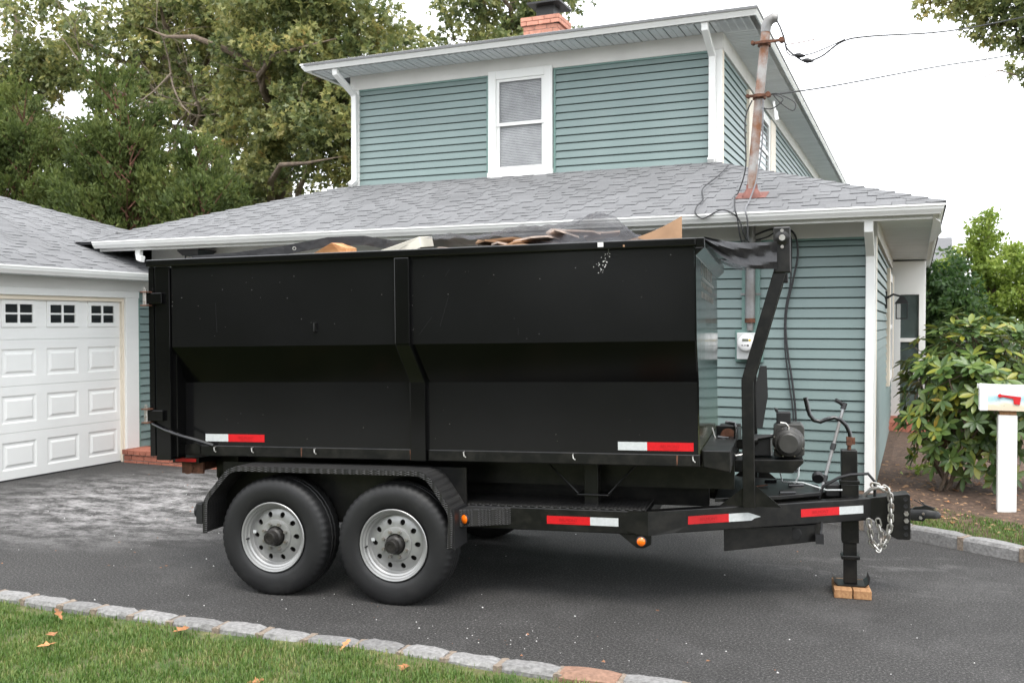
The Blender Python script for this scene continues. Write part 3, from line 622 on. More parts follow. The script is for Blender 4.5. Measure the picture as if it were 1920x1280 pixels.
wire('wall_cable', [(-1.572, 9.76, 2.657), (-1.387, 9.78, 2.732), (-1.231, 9.8, 2.747), (-1.127, 9.8, 2.679), (-1.096, 9.8, 2.492), (-1.135, 9.8, 2.253), (-1.191, 9.8, 1.987), (-1.21, 9.8, 1.773), (-1.188, 9.8, 1.505), (-1.139, 9.8, 1.185), (-1.107, 9.8, .865), (-1.1, 9.8, .3)], .011, 'wire', 'thick black cable hanging down the green siding beside the meter')
wire('wall_cable', [(-1.572, 9.76, 2.62), (-1.40, 9.78, 2.66), (-1.30, 9.8, 2.71), (-1.17, 9.8, 2.67), (-1.16, 9.8, 2.45), (-1.165, 9.8, 2.2), (-1.205, 9.8, 1.987), (-1.22, 9.8, 1.773), (-1.21, 9.8, 1.505), (-1.17, 9.8, 1.185), (-1.13, 9.8, .865), (-1.12, 9.8, .3)], .008, 'wire', 'thinner black cable hanging close alongside the thick wall cable')

# ---------------------------------------------------------------- garage
GB = (-9.43, 7.5, 0.); GX = -9.43
garage = thing('garage', 'attached garage with grey shingle roof and white panelled door', 'garage', GB)
gcore = obj('wall', MB().box(-14, GX - .05, 3, 9.22 - 2.44, -.05, 2.4).box(-14, GX - .05, 9.24, 13, -.05, 2.4).box(-14, GX - .05, 6.78, 9.24, 2.1, 2.4).box(-14, -13.9, 3, 13, 0, 2.4), 'wallcore', garage, GB)
siding(gcore, (GX, 9.49), (GX, 9.86), .16, 2.21, (1, 0), GB)
obj('siding_channel', MB().box(GX - .04, GX + .018, 9.485, 9.51, .15, 2.21), 'siding_trim', garage, GB)
obj('frieze_board', MB().box(GX - .05, GX + .012, 3, 9.86, 2.205, 2.36), 'frieze', garage, GB)
f = MB(); f.box(GX - .05, GX + .02, 9.27, 9.487, -.01, 2.17); f.box(GX - .05, GX + .02, 6.5, 6.76, -.01, 2.17); f.box(GX - .05, GX + .03, 6.5, 9.49, 2.12, 2.205)
obj('door_casing', f, 'white', garage, GB, bevel=.006)
obj('door_stop', MB().box(GX - .06, GX - .015, 9.235, 9.272, 0, 2.12).box(GX - .06, GX - .012, 6.76, 9.235, 2.07, 2.125), 'cream', garage, GB)
DX = GX - .055
door = obj('garage_door', MB().box(DX - .05, DX - .012, 6.79, 9.235, .012, 2.09), 'white', garage, GB)
obj('bottom_seal', MB().box(DX - .045, DX + .004, 6.79, 9.235, .001, .016), 'rubber', garage, GB)
for k in range(4):
    z0, z1 = .014 + .532 * k, .014 + .532 * (k + 1) - .004
    s_ = MB()
    cols = [(9.18 - .605 * i - .46, 9.18 - .605 * i) for i in range(4)]
    if k < 3:
        # section face with raised panels: frame strips and stepped panels
        pz0, pz1 = z0 + .105, z1 - .105
        s_.box(DX - .012, DX, 6.79, 9.235, z0, pz0); s_.box(DX - .012, DX, 6.79, 9.235, pz1, z1); ed = [9.235] + [v_ for c_ in cols for v_ in (c_[1], c_[0])] + [6.79]
        for i in range(0, len(ed), 2): s_.box(DX - .012, DX, ed[i + 1], ed[i], pz0, pz1)
        obj('door_section', s_, 'white', door, GB)
        for a, b in cols:
            p = MB(); rings = [(0, -.0), (.018, -.011), (.04, -.011), (.065, .001)]
            loops = [[(DX + d, a + i_, pz0 + i_), (DX + d, b - i_, pz0 + i_), (DX + d, b - i_, pz1 - i_), (DX + d, a + i_, pz1 - i_)] for i_, d in rings]
            p.loft(loops, cap=False); n4 = len(p.v); p.add(loops[-1], [(0, 1, 2, 3)]); obj('raised_panel', p, 'white', door, GB)
    else:
        pz0, pz1 = z0 + .14, z1 - .075
        s_.box(DX - .012, DX, 6.79, 9.235, z0, pz0); s_.box(DX - .012, DX, 6.79, 9.235, pz1, z1); ed = [9.235] + [v_ for c_ in cols for v_ in (c_[1], c_[0])] + [6.79]
        for i in range(0, len(ed), 2): s_.box(DX - .012, DX, ed[i + 1], ed[i], pz0, pz1)
        obj('door_section', s_, 'white', door, GB)
        for a, b in cols:
            wf = MB(); o1 = .05
            wf.box(DX - .012, DX + .014, a, b, pz0, pz0 + o1); wf.box(DX - .012, DX + .014, a, b, pz1 - o1, pz1); wf.box(DX - .012, DX + .014, a, a + o1, pz0 + o1, pz1 - o1); wf.box(DX - .012, DX + .014, b - o1, b, pz0 + o1, pz1 - o1)
            ym, zm = (a + b) / 2, (pz0 + pz1) / 2
            wf.box(DX - .012, DX + .008, ym - .014, ym + .014, pz0 + o1, pz1 - o1); wf.box(DX - .012, DX + .0075, a + o1, ym - .014, zm - .011, zm + .011); wf.box(DX - .012, DX + .0075, ym + .014, b - o1, zm - .011, zm + .011)
            obj('window_frame', wf, 'white', door, GB, bevel=.003)
            for ya, yb in ((a + o1, ym - .014), (ym + .014, b - o1)):
                for za, zb in ((pz0 + o1, zm - .011), (zm + .011, pz1 - o1)): obj('pane', MB().box(DX - .011, DX - .004, ya, yb, za, zb), 'darkglass', door, GB)
gx0, gz0, gyc = -9.09, 2.415, 13.45
groof = roof_sheet('roof', [(gx0, 2.5, gz0), (gx0, gyc, gz0), (gx0 - 4, gyc - 4, gz0 + SL * 4), (gx0 - 4, 2.5, gz0 + SL * 4)], garage, GB)
roof_sheet('roof_end', [(gx0, gyc, gz0), (gx0 - 8, gyc, gz0), (gx0 - 4, gyc - 4, gz0 + SL * 4)], garage, GB, 'shingle')
shingles(groof, GB, (gx0 + .015, 0, gz0), (0, 1, 0), (-1, 0, 0), lambda h: 5.2, lambda h: gyc - h, 3.98, keep=290)
hip_caps(groof, GB, (gx0 - .5, gyc - .5, gz0 + SL * .5), (gx0 - 3.9, gyc - 3.9, gz0 + SL * 3.9), Vector((0, -.9, 0)), Vector((-.9, 0, 0)), .21)
gutter([(-9.15, 2.5, 2.345), (-9.15, 9.72, 2.345)], garage, GB)
obj('soffit', MB().box(GX, -9.15, 2.5, 9.84, 2.345, 2.36), 'soffit', garage, GB)
# brick steps by the garage corner
sb = (-8.85, 9.5, 0); steps = thing('brick_steps', 'low red brick doorsteps between the garage door and the dumpster', 'steps', sb)
obj('step_core', MB().box(-9.40, -7.9, 9.22, 9.83, -.02, .145).box(-9.20, -7.9, 9.62, 9.83, .14, .36), 'mortar', steps, sb)
def bricks_row(axis, a0, a1, f0, f1, z0, z1, ln, start=0.):
    t = a0 - start
    while t < a1 - .01:
        x0, x1 = max(a0, t), min(a1, t + ln - .01); t += ln
        if x1 - x0 < .02: continue
        j = random.uniform(-.003, .003)
        obj('brick', MB().box(x0, x1, f0 + j, f1, z0, z1) if axis == 'x' else MB().box(f0, f1 + j, x0, x1, z0, z1), 'brick', steps, sb, bevel=.004)
bricks_row('x', -9.42, -7.9, 9.19, 9.6, .105, .165, .1); bricks_row('x', -9.40, -7.9, 9.205, 9.4, .035, .095, .21, .08); bricks_row('x', -9.4, -7.9, 9.205, 9.4, -.03, .025, .21)
bricks_row('x', -9.22, -7.9, 9.60, 9.82, .33, .39, .1); bricks_row('x', -9.2, -7.9, 9.61, 9.8, .25, .32, .21); bricks_row('x', -9.2, -7.9, 9.61, 9.8, .17, .24, .21, .1)
# ---------------------------------------------------------------- trailer frame: x to the nose, y away from the road, z up; pitched and rolled about a degree
_a, _p, _r = R(7.7), R(1.0), .0165
ex = Vector((math.cos(_a) * math.cos(_p), math.sin(_a) * math.cos(_p), math.sin(_p))); ey = Vector((-math.sin(_a), math.cos(_a), 0)); ez = ex.cross(ey)
ey, ez = ey * math.cos(_r) - ez * math.sin(_r), ez * math.cos(_r) + ey * math.sin(_r)
TO = Vector((-3.613, 6.232, -.018))
def TM(b): 
    o = TO + ex * b[0] + ey * b[1] + ez * b[2]
    return Matrix(((ex.x, ey.x, ez.x, o.x), (ex.y, ey.y, ez.y, o.y), (ex.z, ey.z, ez.z, o.z), (0, 0, 0, 1)))
# ---------------- dumpster body
BB = (.48, 0, .89)
bin_ = thing('roll_off_dumpster', 'big black steel roll-off dumpster full of rubbish, standing on the trailer', 'dumpster', mat4=TM(BB))
def wall_prof(s):      # y,z of the folded side sheet, s = -1 near side
    return [(s * 1.06, 2.225), (s * 1.06, 1.655), (s * .94, 1.408), (s * .94, .95)]
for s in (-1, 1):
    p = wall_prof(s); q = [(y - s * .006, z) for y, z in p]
    for i_, (nm_, m_) in enumerate((('upper_panel', 'paint_lit'), ('fold_panel', 'paint_shaded'), ('lower_panel', 'paint_lit'))):
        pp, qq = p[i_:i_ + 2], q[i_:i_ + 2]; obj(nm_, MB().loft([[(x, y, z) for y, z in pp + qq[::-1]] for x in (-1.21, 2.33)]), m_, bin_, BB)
    obj('top_rail', MB().box(-1.388, 2.345, min(s * 1.045, s * 1.10), max(s * 1.045, s * 1.10), 2.208, 2.256), 'paint', bin_, BB, bevel=.007)
    obj('rear_post', MB().box(-1.337, -1.222, min(s * .9, s * 1.072), max(s * .9, s * 1.072), .878, 2.207), 'paint', bin_, BB, bevel=.005)
    obj('post_return', MB().box(-1.222, -1.19, min(s * .9, s * 1.035), max(s * .9, s * 1.035), .9, 2.207), 'paint', bin_, BB)
    o1 = s * 1.062; o2 = s * .942
    rib = MB()
    rib.loft([[(x, s * y, z) for x, y in ((xa, 1.03), (xa, ya), (xb, ya), (xb, 1.03))] for xa, xb, ya, z in ((.45, .55, 1.098, 2.206), (.45, .55, 1.098, 1.655))])
    rib.loft([[(xa, s * yi, z), (xa, s * ya, z), (xb, s * ya, z), (xb, s * yi, z)] for xa, xb, ya, yi, z in ((.449, .551, 1.097, 1.03, 1.655), (.5, .606, .982, .9, 1.408), (.5, .606, .982, .9, .9))])
    obj('side_rib', rib, 'paint', bin_, BB, bevel=.006)
    for x0, x1 in ((-1.27, .495), (.612, 2.342)):
        obj('bottom_rail', MB().box(x0, x1, min(s * .85, s * .952), max(s * .85, s * .952), .9, .974), 'steel', bin_, BB, bevel=.006)
    obj('corner_bracket', MB().prism([(-1.19, s * .955, .972), (-1.10, s * .958, .985), (-1.07, s * .958, .975), (-1.07, s * .958, .915), (-1.19, s * .955, .915)], (0, s * -.05, 0)), 'steel', bin_, BB)
    obj('skid_beam', MB().box(-1.25, 2.52, min(s * .38, s * .48), max(s * .38, s * .48), .70, .90), 'steel', bin_, BB)
    obj('floor_brace', MB().prism([(2.36, s * .95, 1.0), (2.52, s * .95, 1.0), (2.52, s * .95, .87), (2.36, s * .95, .90)], (0, s * -.12, 0)), 'steel', bin_, BB, bevel=.006)
obj('floor', MB().box(-1.3, 2.33, -.93, .93, .9, .95), 'steel', bin_, BB)
fp = [(-1.06, 2.225), (-1.06, 1.655), (-.94, 1.408), (-.94, .9), (.94, .9), (.94, 1.408), (1.06, 1.655), (1.06, 2.225)]
obj('front_wall', MB().prism([(2.332, y, z) for y, z in fp], (.008, 0, 0)), 'paint_front', bin_, BB)
obj('front_rail', MB().box(2.346, 2.395, -1.10, 1.10, 2.20, 2.255).prism([(2.34, -1.1, 2.2), (2.395, -1.1, 2.2), (2.34, -1.1, 2.15)], (0, 2.2, 0)), 'paint', bin_, BB, bevel=.005)
obj('front_sill', MB().box(2.341, 2.52, -.83, .83, .88, .99), 'steel', bin_, BB, bevel=.006)
dp = MB().box(-1.388, -1.345, -1.07, 1.07, .905, 2.207)
obj('rear_door', dp, 'paint', bin_, BB, bevel=.004)
for s in (-1, 1):
    for zc in (1.99, 1.185):
        h = MB().box(-1.40, -1.265, min(s * 1.073, s * 1.10), max(s * 1.073, s * 1.10), zc - .036, zc + .038)
        hg = obj('hinge', h, 'paint', bin_, BB, bevel=.004)
        obj('hinge_pin', MB().cyl((-1.395, s * 1.10, zc - .055), (-1.395, s * 1.10, zc + .062), .014, 10).cyl((-1.388, s * 1.11, zc + .062), (-1.388, s * 1.11, zc + .078), .009, 8), 'nut', hg, BB)
        obj('hinge_plate', MB().box(-1.42, -1.36, s * 1.09 - .03, s * 1.09 + .03, zc + .042, zc + .05).box(-1.42, -1.36, s * 1.09 - .03, s * 1.09 + .03, zc - .05, zc - .042), 'rust', hg, BB)
obj('latch_cable', MB().tube([(-1.36, -1.09, 1.13), (-1.25, -1.09, 1.085), (-1.12, -1.06, 1.04), (-1.02, -1.0, 1.0), (-.965, -.965, .975)], .011, 8), 'gloss', bin_, BB, smooth=True)
# reflective tape with maker's print
def tape(parent, off, p, d, up, n, red_first, torn=False, th=.0025):
    p, d, up, n = Vector(p), Vector(d).normalized(), Vector(up).normalized(), Vector(n).normalized(); h = .0508
    segs = [('red_tape', .279), ('white_tape', .178)] if red_first else [('white_tape', .178), ('red_tape', .279)]
    t = 0
    for m_, ln_ in segs:
        a, b = p + d * t, p + d * (t + ln_); t += ln_
        e_ = [a, b, b + up * h, a + up * h]
        if torn and m_ == 'white_tape': e_ = [a, b - d * .02, b - d * .0 + up * .012, b + d * .045 + up * .02, b + d * .01 + up * .033, b - d * .03 + up * (h - .004), b - d * .045 + up * h, a + up * h]
        o = obj('reflective_tape', MB().prism(e_, n * th), m_, parent, off); o['label'] = 'red reflective strip' if m_ == 'red_tape' else 'silver white reflective strip'
        if m_ == 'red_tape':
            me = text_mesh('BELMONT', .026); me.materials.clear(); me.materials.append(M['tape_text'])
            tx = bpy.data.objects.new('tape_lettering', me); COL.objects.link(tx); tx.parent = o
            c_ = (a + b) / 2 + up * (h * .52) + n * (th + .0012) - Vector(off); tx.matrix_local = Matrix(((d.x, up.x, n.x, c_.x), (d.y, up.y, n.y, c_.y), (d.z, up.z, n.z, c_.z), (0, 0, 0, 1)))
            l2 = obj('tape_rule', MB().prism([(a + b) / 2 + up * .008 - d * .045 + n * th, (a + b) / 2 + up * .008 + d * .045 + n * th, (a + b) / 2 + up * .0115 + d * .045 + n * th, (a + b) / 2 + up * .0115 - d * .045 + n * th], n * .001), 'tape_text', o, off)
tape(bin_, BB, (-1.035, -.94, 1.0), (1, 0, 0), (0, 0, 1), (0, -1, 0), False)
tape(bin_, BB, (1.847, -.94, .992), (1, 0, 0), (0, 0, 1), (0, -1, 0), False)
for x in (-.95, -.66, -.19, .86, 1.57, 2.3):
    obj('tarp_hook', MB().tube([(x, -.951, .965), (x, -.972, .962), (x + .004, -.975, .94), (x + .014, -.97, .93)], .0045, 6), 'zinc', bin_, BB)
obj('tie_lug', MB().tube([(-.12, -1.062, 1.80), (-.12, -1.085, 1.80), (-.12, -1.085, 1.75), (-.118, -1.064, 1.745)], .007, 8), 'steel', bin_, BB)
sp = MB()
for i in range(34):
    x = 1.79 + random.gauss(0, .02) + (i % 5) * .006; z = 2.135 + random.gauss(0, .032) + (x - 1.79) * 1.0; r_ = random.uniform(.0015, .0042)
    sp.cyl((x, -1.0605, z), (x, -1.062, z), r_, 6)
obj('paint_spatter', sp, 'crumb', bin_, BB)
sp = MB().box(1.765, 1.80, -1.1012, -1.1, 2.222, 2.25)
obj('paint_smear', sp, 'crumb', bin_, BB)
chips = MB()
for i in range(80):
    k_ = random.random()
    if k_ < .3: x, z, y = random.choice((-1.205, .56, .443)) + random.gauss(0, .004), random.choice((1.75, 1.95, 2.05, 1.5, 1.2)) + random.gauss(0, .03), -1.0615
    elif k_ < .75: x, z, y = random.uniform(-1.15, 2.3), random.uniform(1.67, 2.2), -1.0615
    else: x, z, y = random.uniform(-1.1, 2.3), random.uniform(1.0, 1.39), -.9415
    if y > -1 or z > 1.66: rr = random.uniform(.0008, .0024); chips.cyl((x, y + .001, z), (x, y, z), rr, 5)
o = obj('paint_chips', chips, 'zinc', bin_, BB); o['kind'] = 'stuff'
scr = MB()
for i in range(7):
    x, z = random.uniform(-1.0, 2.2), random.uniform(1.7, 2.1); a, ln_ = random.gauss(1.45, .3), random.uniform(.03, .22); dx, dz = math.cos(a) * ln_, math.sin(a) * ln_
    scr.prism([(x, -1.0608, z), (x + dx, -1.0608, z + dz), (x + dx + .0012, -1.0608, z + dz), (x + .0012, -1.0608, z)], (0, -.0006, 0))
o = obj('scratches', scr, 'tarp_scr', bin_, BB); o['kind'] = 'stuff'
for x in (.485, 2.2, -.3):
    obj('rust_streak', MB().prism([(x, -.9525, .968), (x + .012, -.9525, .968), (x + .008, -.9525, .915), (x + .004, -.9525, .9)], (0, -.001, 0)), 'rust', bin_, BB)
# raised lettering strokes on the front wall, too oblique in the picture to read
lt = MB(); xf = 2.3425
for row, (z0, z1) in enumerate(((2.07, 2.15), (1.995, 2.03), (1.925, 1.965))):
    y = -.62
    while y < .5:
        lt.box(xf - .002, xf, y, y + .012, z0, z1); y += random.choice((.09, .13, .16)) * (1 if row == 0 else .7)
for z in (2.043, 2.054): lt.box(xf - .002, xf, -.6, .55, z, z + .004)
obj('lettering', lt, 'zinc', bin_, BB)
# ---------------- trailer
TB = (0, 0, .0)
tr = thing('roll_off_trailer', 'black tandem axle roll-off trailer carrying the dumpster, propped on its front jack', 'trailer', mat4=TM(TB))
def tob(name, mb, m, parent=None, **k): return obj(name, mb, m, parent or tr, TB, **k)
FZ0, FZ1 = .46, .604
def rounded(P, rad, n=5):
    out_ = []
    for i, q in enumerate(P):
        if not rad[i]: out_.append(q); continue
        q, a, b = Vector(q), Vector(P[i - 1]), Vector(P[i + 1]); da, db = (a - q).normalized() * rad[i] * .6, (b - q).normalized() * rad[i] * .6
        for k in range(n): t = k / (n - 1); v_ = (q + da) * (1 - t) ** 2 + q * 2 * t * (1 - t) + (q + db) * t * t; out_.append((v_.x, v_.y))
    return out_
ty = lambda x: -.85 + .572 * (x - 2.013)       # outer face of the near tongue rail
for s in (-1, 1):
    tob('frame_rail', MB().box(-1.1, 2.02, min(s * .85, s * .77), max(s * .85, s * .77), FZ0, FZ1), 'steel', bevel=.006)
    d = Vector((1, -s * .572, 0)).normalized(); nn = Vector((d.y, -d.x, 0)) * (1 if s < 0 else -1)
    a = Vector((2.013, s * .85, 0)); b = a + d * (1.37 / d.x)
    prof = [a, b, b - nn * .08, a - nn * .08]
    tob('tongue_rail', MB().prism([(v_.x, v_.y, FZ0) for v_ in prof], (0, 0, FZ1 - FZ0)), 'steel', bevel=.006)
    oct_ = [(1.845, .55), (1.90, .485), (1.98, .452), (2.02, .448)]; 
    tob('frame_gusset', MB().add([(1.86, s * .856, .49), (1.86, s * .856, .585), (1.9, s * .858, .607), (2.015, s * .862, .607), (2.015, s * .862, .455), (1.95, s * .86, .462)], [(0, 5, 4, 3, 2, 1)]).add(
        [(2.015, s * .862, .607), (2.19, s * (.862 - .572 * .175), .6), (2.235, s * (.86 - .572 * .22), .575), (2.235, s * (.86 - .572 * .22), .5), (2.17, s * (.862 - .572 * .155), .465), (2.015, s * .862, .455)], [(0, 5, 4, 3, 2, 1)]), 'steel')
    tob('deck_plate', MB().box(.70, 2.0, min(s * .845, s * .45), max(s * .845, s * .45), FZ1 + .002, FZ1 + .012), 'plate')
    # fender
    fp = rounded([(-.944, .404), (-.938, .631), (-.739, .858), (.664, .858), (.838, .60), (.828, .379)], (0, .09, .12, .15, .09, 0)); inn = rounded([(-.934, .404), (-.928, .627), (-.734, .848), (.659, .848), (.828, .598), (.818, .379)], (0, .08, .11, .14, .08, 0))
    tob('fender', MB().loft([[(x, s * y, z) for x, z in fp + inn[::-1]] for y in (1.125, .86)]), 'plate')
    lip = rounded([(-.912, .404), (-.908, .62), (-.722, .826), (.646, .826), (.806, .592), (.796, .379)], (0, .07, .09, .12, .07, 0))
    tob('fender_lip', MB().loft([[(x, s * y, z) for x, z in fp + lip[::-1]] for y in (1.126, 1.119)]), 'plate')
    tob('fender_brace', MB().prism([(.84, s * 1.02, FZ1), (1.135, s * .852, FZ1 - .005), (.84, s * .852, FZ1 - .005)], (0, 0, -.11)), 'plate', bevel=.004)
    tob('mud_flap', MB().box(.828, .842, min(s * 1.11, s * .87), max(s * 1.11, s * .87), .37, .62), 'rubber')
def lamp(parent, c, n, r_, m, name='marker_light'):
    c, n = Vector(c), Vector(n).normalized()
    o = tob(name, MB().lathe([(r_ * 1.25, 0), (r_ * 1.25, .012), (r_ * 1.05, .016), (r_ * .9, .01)], c, n, 24), 'rubber', parent, smooth=True)
    tob('lens', MB().lathe([(r_, .008), (r_ * .97, .016), (r_ * .6, .024), (.004, .027)], c, n, 24), m, o, smooth=True)
bn = Vector((-(1.02 - .852), -(1.135 - .84), 0)).normalized()
lamp(None, Vector((.885, -1.0, .545)) + bn * .006, bn, .029, 'amber')
tob('lamp_bracket', MB().prism([(1.83, -.84, .46), (2.03, -.84, .46), (2.03, -.84, .40), (1.985, -.84, .375), (1.94, -.84, .375)], (0, .02, 0)), 'steel')
lamp(None, (1.97, -.842, .418), (0, -1, 0), .027, 'amber')
tob('tail_lamp', MB().box(-1.0, -.95, -1.12, -1.03, .46, .60), 'rubber', bevel=.006); lamp(None, (-1.0, -1.075, .545), (-1, 0, 0), .038, 'redlens', 'tail_light')
for x in (-1.05, -.1, 1.0, 1.95): tob('cross_member', MB().box(x - .04, x + .04, -.77, .77, .48, .56), 'steel')
for s in (-1, 1): tob('lift_frame', MB().box(-1.3, 2.35, min(s * .25, s * .33), max(s * .25, s * .33), .56, .70), 'steel')
tob('rear_light_bar', MB().box(-1.33, -1.12, -.9, .9, .84, .876), 'steel'); tob('rear_tape', MB().box(-1.305, -1.14, -.9025, -.9, .848, .872), 'red_tape')
tob('rear_roller', MB().cyl((-1.24, -.86, .80), (-1.24, .86, .80), .045, 16).box(-1.29, -1.12, -.85, -.83, .76, .84), 'rust', smooth=True)
tob('rear_roller', MB().box(-1.16, -.98, -.62, -.5, .70, .86).cyl((-1.07, -.62, .69), (-1.07, -.5, .69), .08, 20).box(-1.16, -.98, .5, .62, .70, .86), 'steel')
tob('underbody_plate', MB().box(-.95, .84, -.86, -.845, .46, .85), 'steel')
tob('centre_support', MB().box(1.59, 1.68, -.72, -.64, FZ1, .9).prism([(1.545, -.74, .672), (1.75, -.74, .672), (1.75, -.74, .683), (1.545, -.74, .683)], (0, .14, 0)), 'steel', bevel=.004)
for p in (((1.35, -.7, .87), (1.545, -.7, .68)), ((1.92, -.7, .87), (1.745, -.7, .68))): tob('support_rod', MB().tube(p, .007, 6), 'steel')
tob('timber_block', MB().box(1.2, 1.34, -.6, -.2, .42, .5), 'wood')
# wheels
def tyre_mesh(s):
    prof = [(.222, .02), (.235, .006), (.27, -.004), (.31, -.008), (.345, -.002), (.366, .010), (.378, .024), (.383, .045), (.385, .075), (.378, .078), (.378, .086), (.385, .089), (.386, .115), (.378, .118), (.378, .126), (.386, .129), (.385, .16), (.383, .19), (.378, .211), (.366, .225), (.31, .243), (.222, .215)]
    n = 156; vs = []; fs = []; m = len(prof)
    for k in range(n):
        a = 2 * math.pi * k / n
        for j, (r_, y) in enumerate(prof):
            if j in (5, 6, 7, 17, 18) and k % 3 == 0: r_ -= .006
            if j in (8, 11, 12, 15) and k % 4 == 2: r_ -= .003
            vs.append((r_ * math.cos(a), y, r_ * math.sin(a)))
    vs = [(x, y - (.012 * max(0, min(1, (-z - .33) / .05)) if y < .1 else 0), max(z, -.374)) for x, y, z in vs]
    for k in range(n):
        for j in range(m - 1):
            k2 = (k + 1) % n; fs.append((k * m + j, k * m + j + 1, k2 * m + j + 1, k2 * m + j))
    return MB().add(vs, fs)
def disc_mesh():
    mb = MB(); r1, r2, rc, hr = .108, .172, .142, .0165
    dep = lambda r_: .052 + .014 * ((r_ - .108) / .064) ** 2
    for i in range(10):
        a0 = 2 * math.pi * i / 10; du = math.pi / 10; dirs = sorted(set([round(math.atan2(sy * (r2 - rc if sy > 0 else rc - r1), sx * du * rc), 6) for sx in (-1, 1) for sy in (-1, 1)] + [round(-math.pi + k * math.pi / 8, 6) for k in range(16)])); loops = [[], [], []]
        for t in dirs:
            c_, s_ = math.cos(t), math.sin(t); kx = du * rc / abs(c_) if abs(c_) > 1e-6 else 1e9; ky = ((r2 - rc) if s_ > 0 else (rc - r1)) / abs(s_) if abs(s_) > 1e-6 else 1e9; k_ = min(kx, ky)
            for L__, (u, v_, dd) in enumerate(((k_ * c_, k_ * s_, 0), (hr * c_, hr * s_ * 1.15, 0), (hr * c_, hr * s_ * 1.15, .012))):
                rr = rc + v_; an = a0 + u / rc; loops[L__].append((rr * math.cos(an), dep(rr) + dd, rr * math.sin(an)))
        mb.loft(loops, cap=False)
    return mb
def lathe_y(prof, n=48):
    mb = MB(); mb.loft([[(r_ * math.cos(2 * math.pi * k / n), y, r_ * math.sin(2 * math.pi * k / n)) for k in range(n)] for r_, y in prof], cap=False); return mb
rim_mb = lathe_y([(.222, .016), (.226, .004), (.222, .0), (.214, .003), (.209, .016), (.2, .02), (.196, .034), (.186, .04), (.183, .058), (.176, .067), (.172, .066)])
hubd = lathe_y([(.109, .052), (.106, .044), (.098, .042), (.066, .042), (.064, .06)], 36)
proto = None
def wheel(x, y, z, s, near):
    global proto
    M4 = Matrix.Translation((x, y, z + .009)) @ Matrix.Scale(1.025, 4) @ (Matrix.Identity(4) if s < 0 else Matrix.Rotation(math.pi, 4, 'Z'))
    if proto is None:
        ty_ = obj('wheel', tyre_mesh(-1), 'tyre', tr, smooth=True); ty_.name = 'wheel'
        parts = [obj('rim', rim_mb, 'rim', ty_, smooth=True), obj('rim_disc', disc_mesh(), 'rim', ty_, smooth=True), obj('rim_centre', hubd, 'rim', ty_, smooth=True),
                 obj('hub_cap', lathe_y([(.062, .06), (.056, .01), (.045, .0), (.043, -.032), (.036, -.042), (.02, -.042), (.018, -.038), (.0, -.038)], 28), 'hub', ty_, smooth=True),
                 obj('brake_drum', lathe_y([(.17, .09), (.17, .2), (.0, .2)], 28), 'hub', ty_), obj('brake_drum', lathe_y([(.17, .09), (.0, .09)], 28), 'hub', ty_),
                 obj('tyre_bead', lathe_y([(.232, .004), (.2255, .012)], 48), 'tyre', ty_)]
        for k in range(8):
            a = 2 * math.pi * (k + .5) / 8; c_ = (.083 * math.cos(a), .042, .083 * math.sin(a))
            parts.append(obj('lug_nut', MB().cyl((c_[0], .042, c_[2]), (c_[0], .02, c_[2]), .0105, 6), 'nut', ty_))
        parts.append(obj('valve_stem', MB().cyl((-.19, .035, -.02), (-.185, .0, -.02), .006, 8), 'rubber', ty_))
        lb_ = obj('rim_sticker', MB().box(-.165, -.142, .0455, .0465, .012, .032), 'white_tape', ty_); parts.append(lb_)
        proto = (ty_, parts); ty_.matrix_local = M4; return
    t2 = link_copy(proto[0], tr); t2.matrix_local = M4
    if near:
        for q in proto[1]: link_copy(q, t2)
for x in (-.437, .421):
    zc = .374 - .0175 * x
    wheel(x, -1.10, zc, -1, True)
for x in (-.437, .421): wheel(x, 1.10, .374 - .0175 * x + .034, 1, False)
for x in (-.437, .421): tob('axle', MB().cyl((x, -.9, .374), (x, .9, .374), .045, 12), 'steel')
# tongue: deck, tool box, hitch plate, coupler, jack
tob('tongue_deck', MB().prism([(2.40, -.54, .625), (2.80, -.37, .625), (3.06, -.16, .625), (3.06, .16, .625), (2.80, .37, .625), (2.4, .54, .625)], (0, 0, .025)), 'steel', bevel=.004)
for p_ in (((2.80, -.28, .656), (2.90, -.25, .656)), ((2.86, .05, .656), (2.96, .07, .656)), ((2.70, .2, .656), (2.78, .22, .656))): tob('deck_hinge', MB().cyl(*p_, .012, 8), 'gloss')
tob('lid_stay', MB().tube([(2.62, -.05, .655), (2.72, .02, .66)], .005, 6), 'rust')
tob('underslung_box', MB().prism([(2.45, -.50, .45), (3.02, -.25, .45), (3.02, -.25, .34), (2.45, -.50, .305)], (.05, .18, 0)), 'steel', bevel=.004)
tob('box_cap', MB().cyl((2.9, -.302, .40), (2.893, -.322, .40), .037, 20), 'rubber', smooth=True)
tob('hitch_plate', MB().prism([(3.36, -.07, .605), (3.36, -.07, .49), (3.5, -.07, .36), (3.535, -.07, .34), (3.612, -.07, .34), (3.62, -.07, .35), (3.62, -.07, .632), (3.605, -.07, .642), (3.55, -.07, .635)], (0, .14, 0)), 'steel', bevel=.006)
for i in range(6):
    z = .375 + i * .046
    tob('hitch_hole', MB().lathe([(.014, 0), (.014, .003), (.009, .003), (.009, -.01)], (3.59, -.072, z), (0, -1, 0), 14), 'rubber')
for z in (.513, .467): tob('hitch_bolt', MB().cyl((3.592, -.07, z), (3.592, -.092, z), .016, 6), 'nut')
cp = [(3.62, -.038, .53), (3.70, -.04, .532), (3.75, -.04, .53), (3.785, -.03, .522), (3.80, 0, .515)]
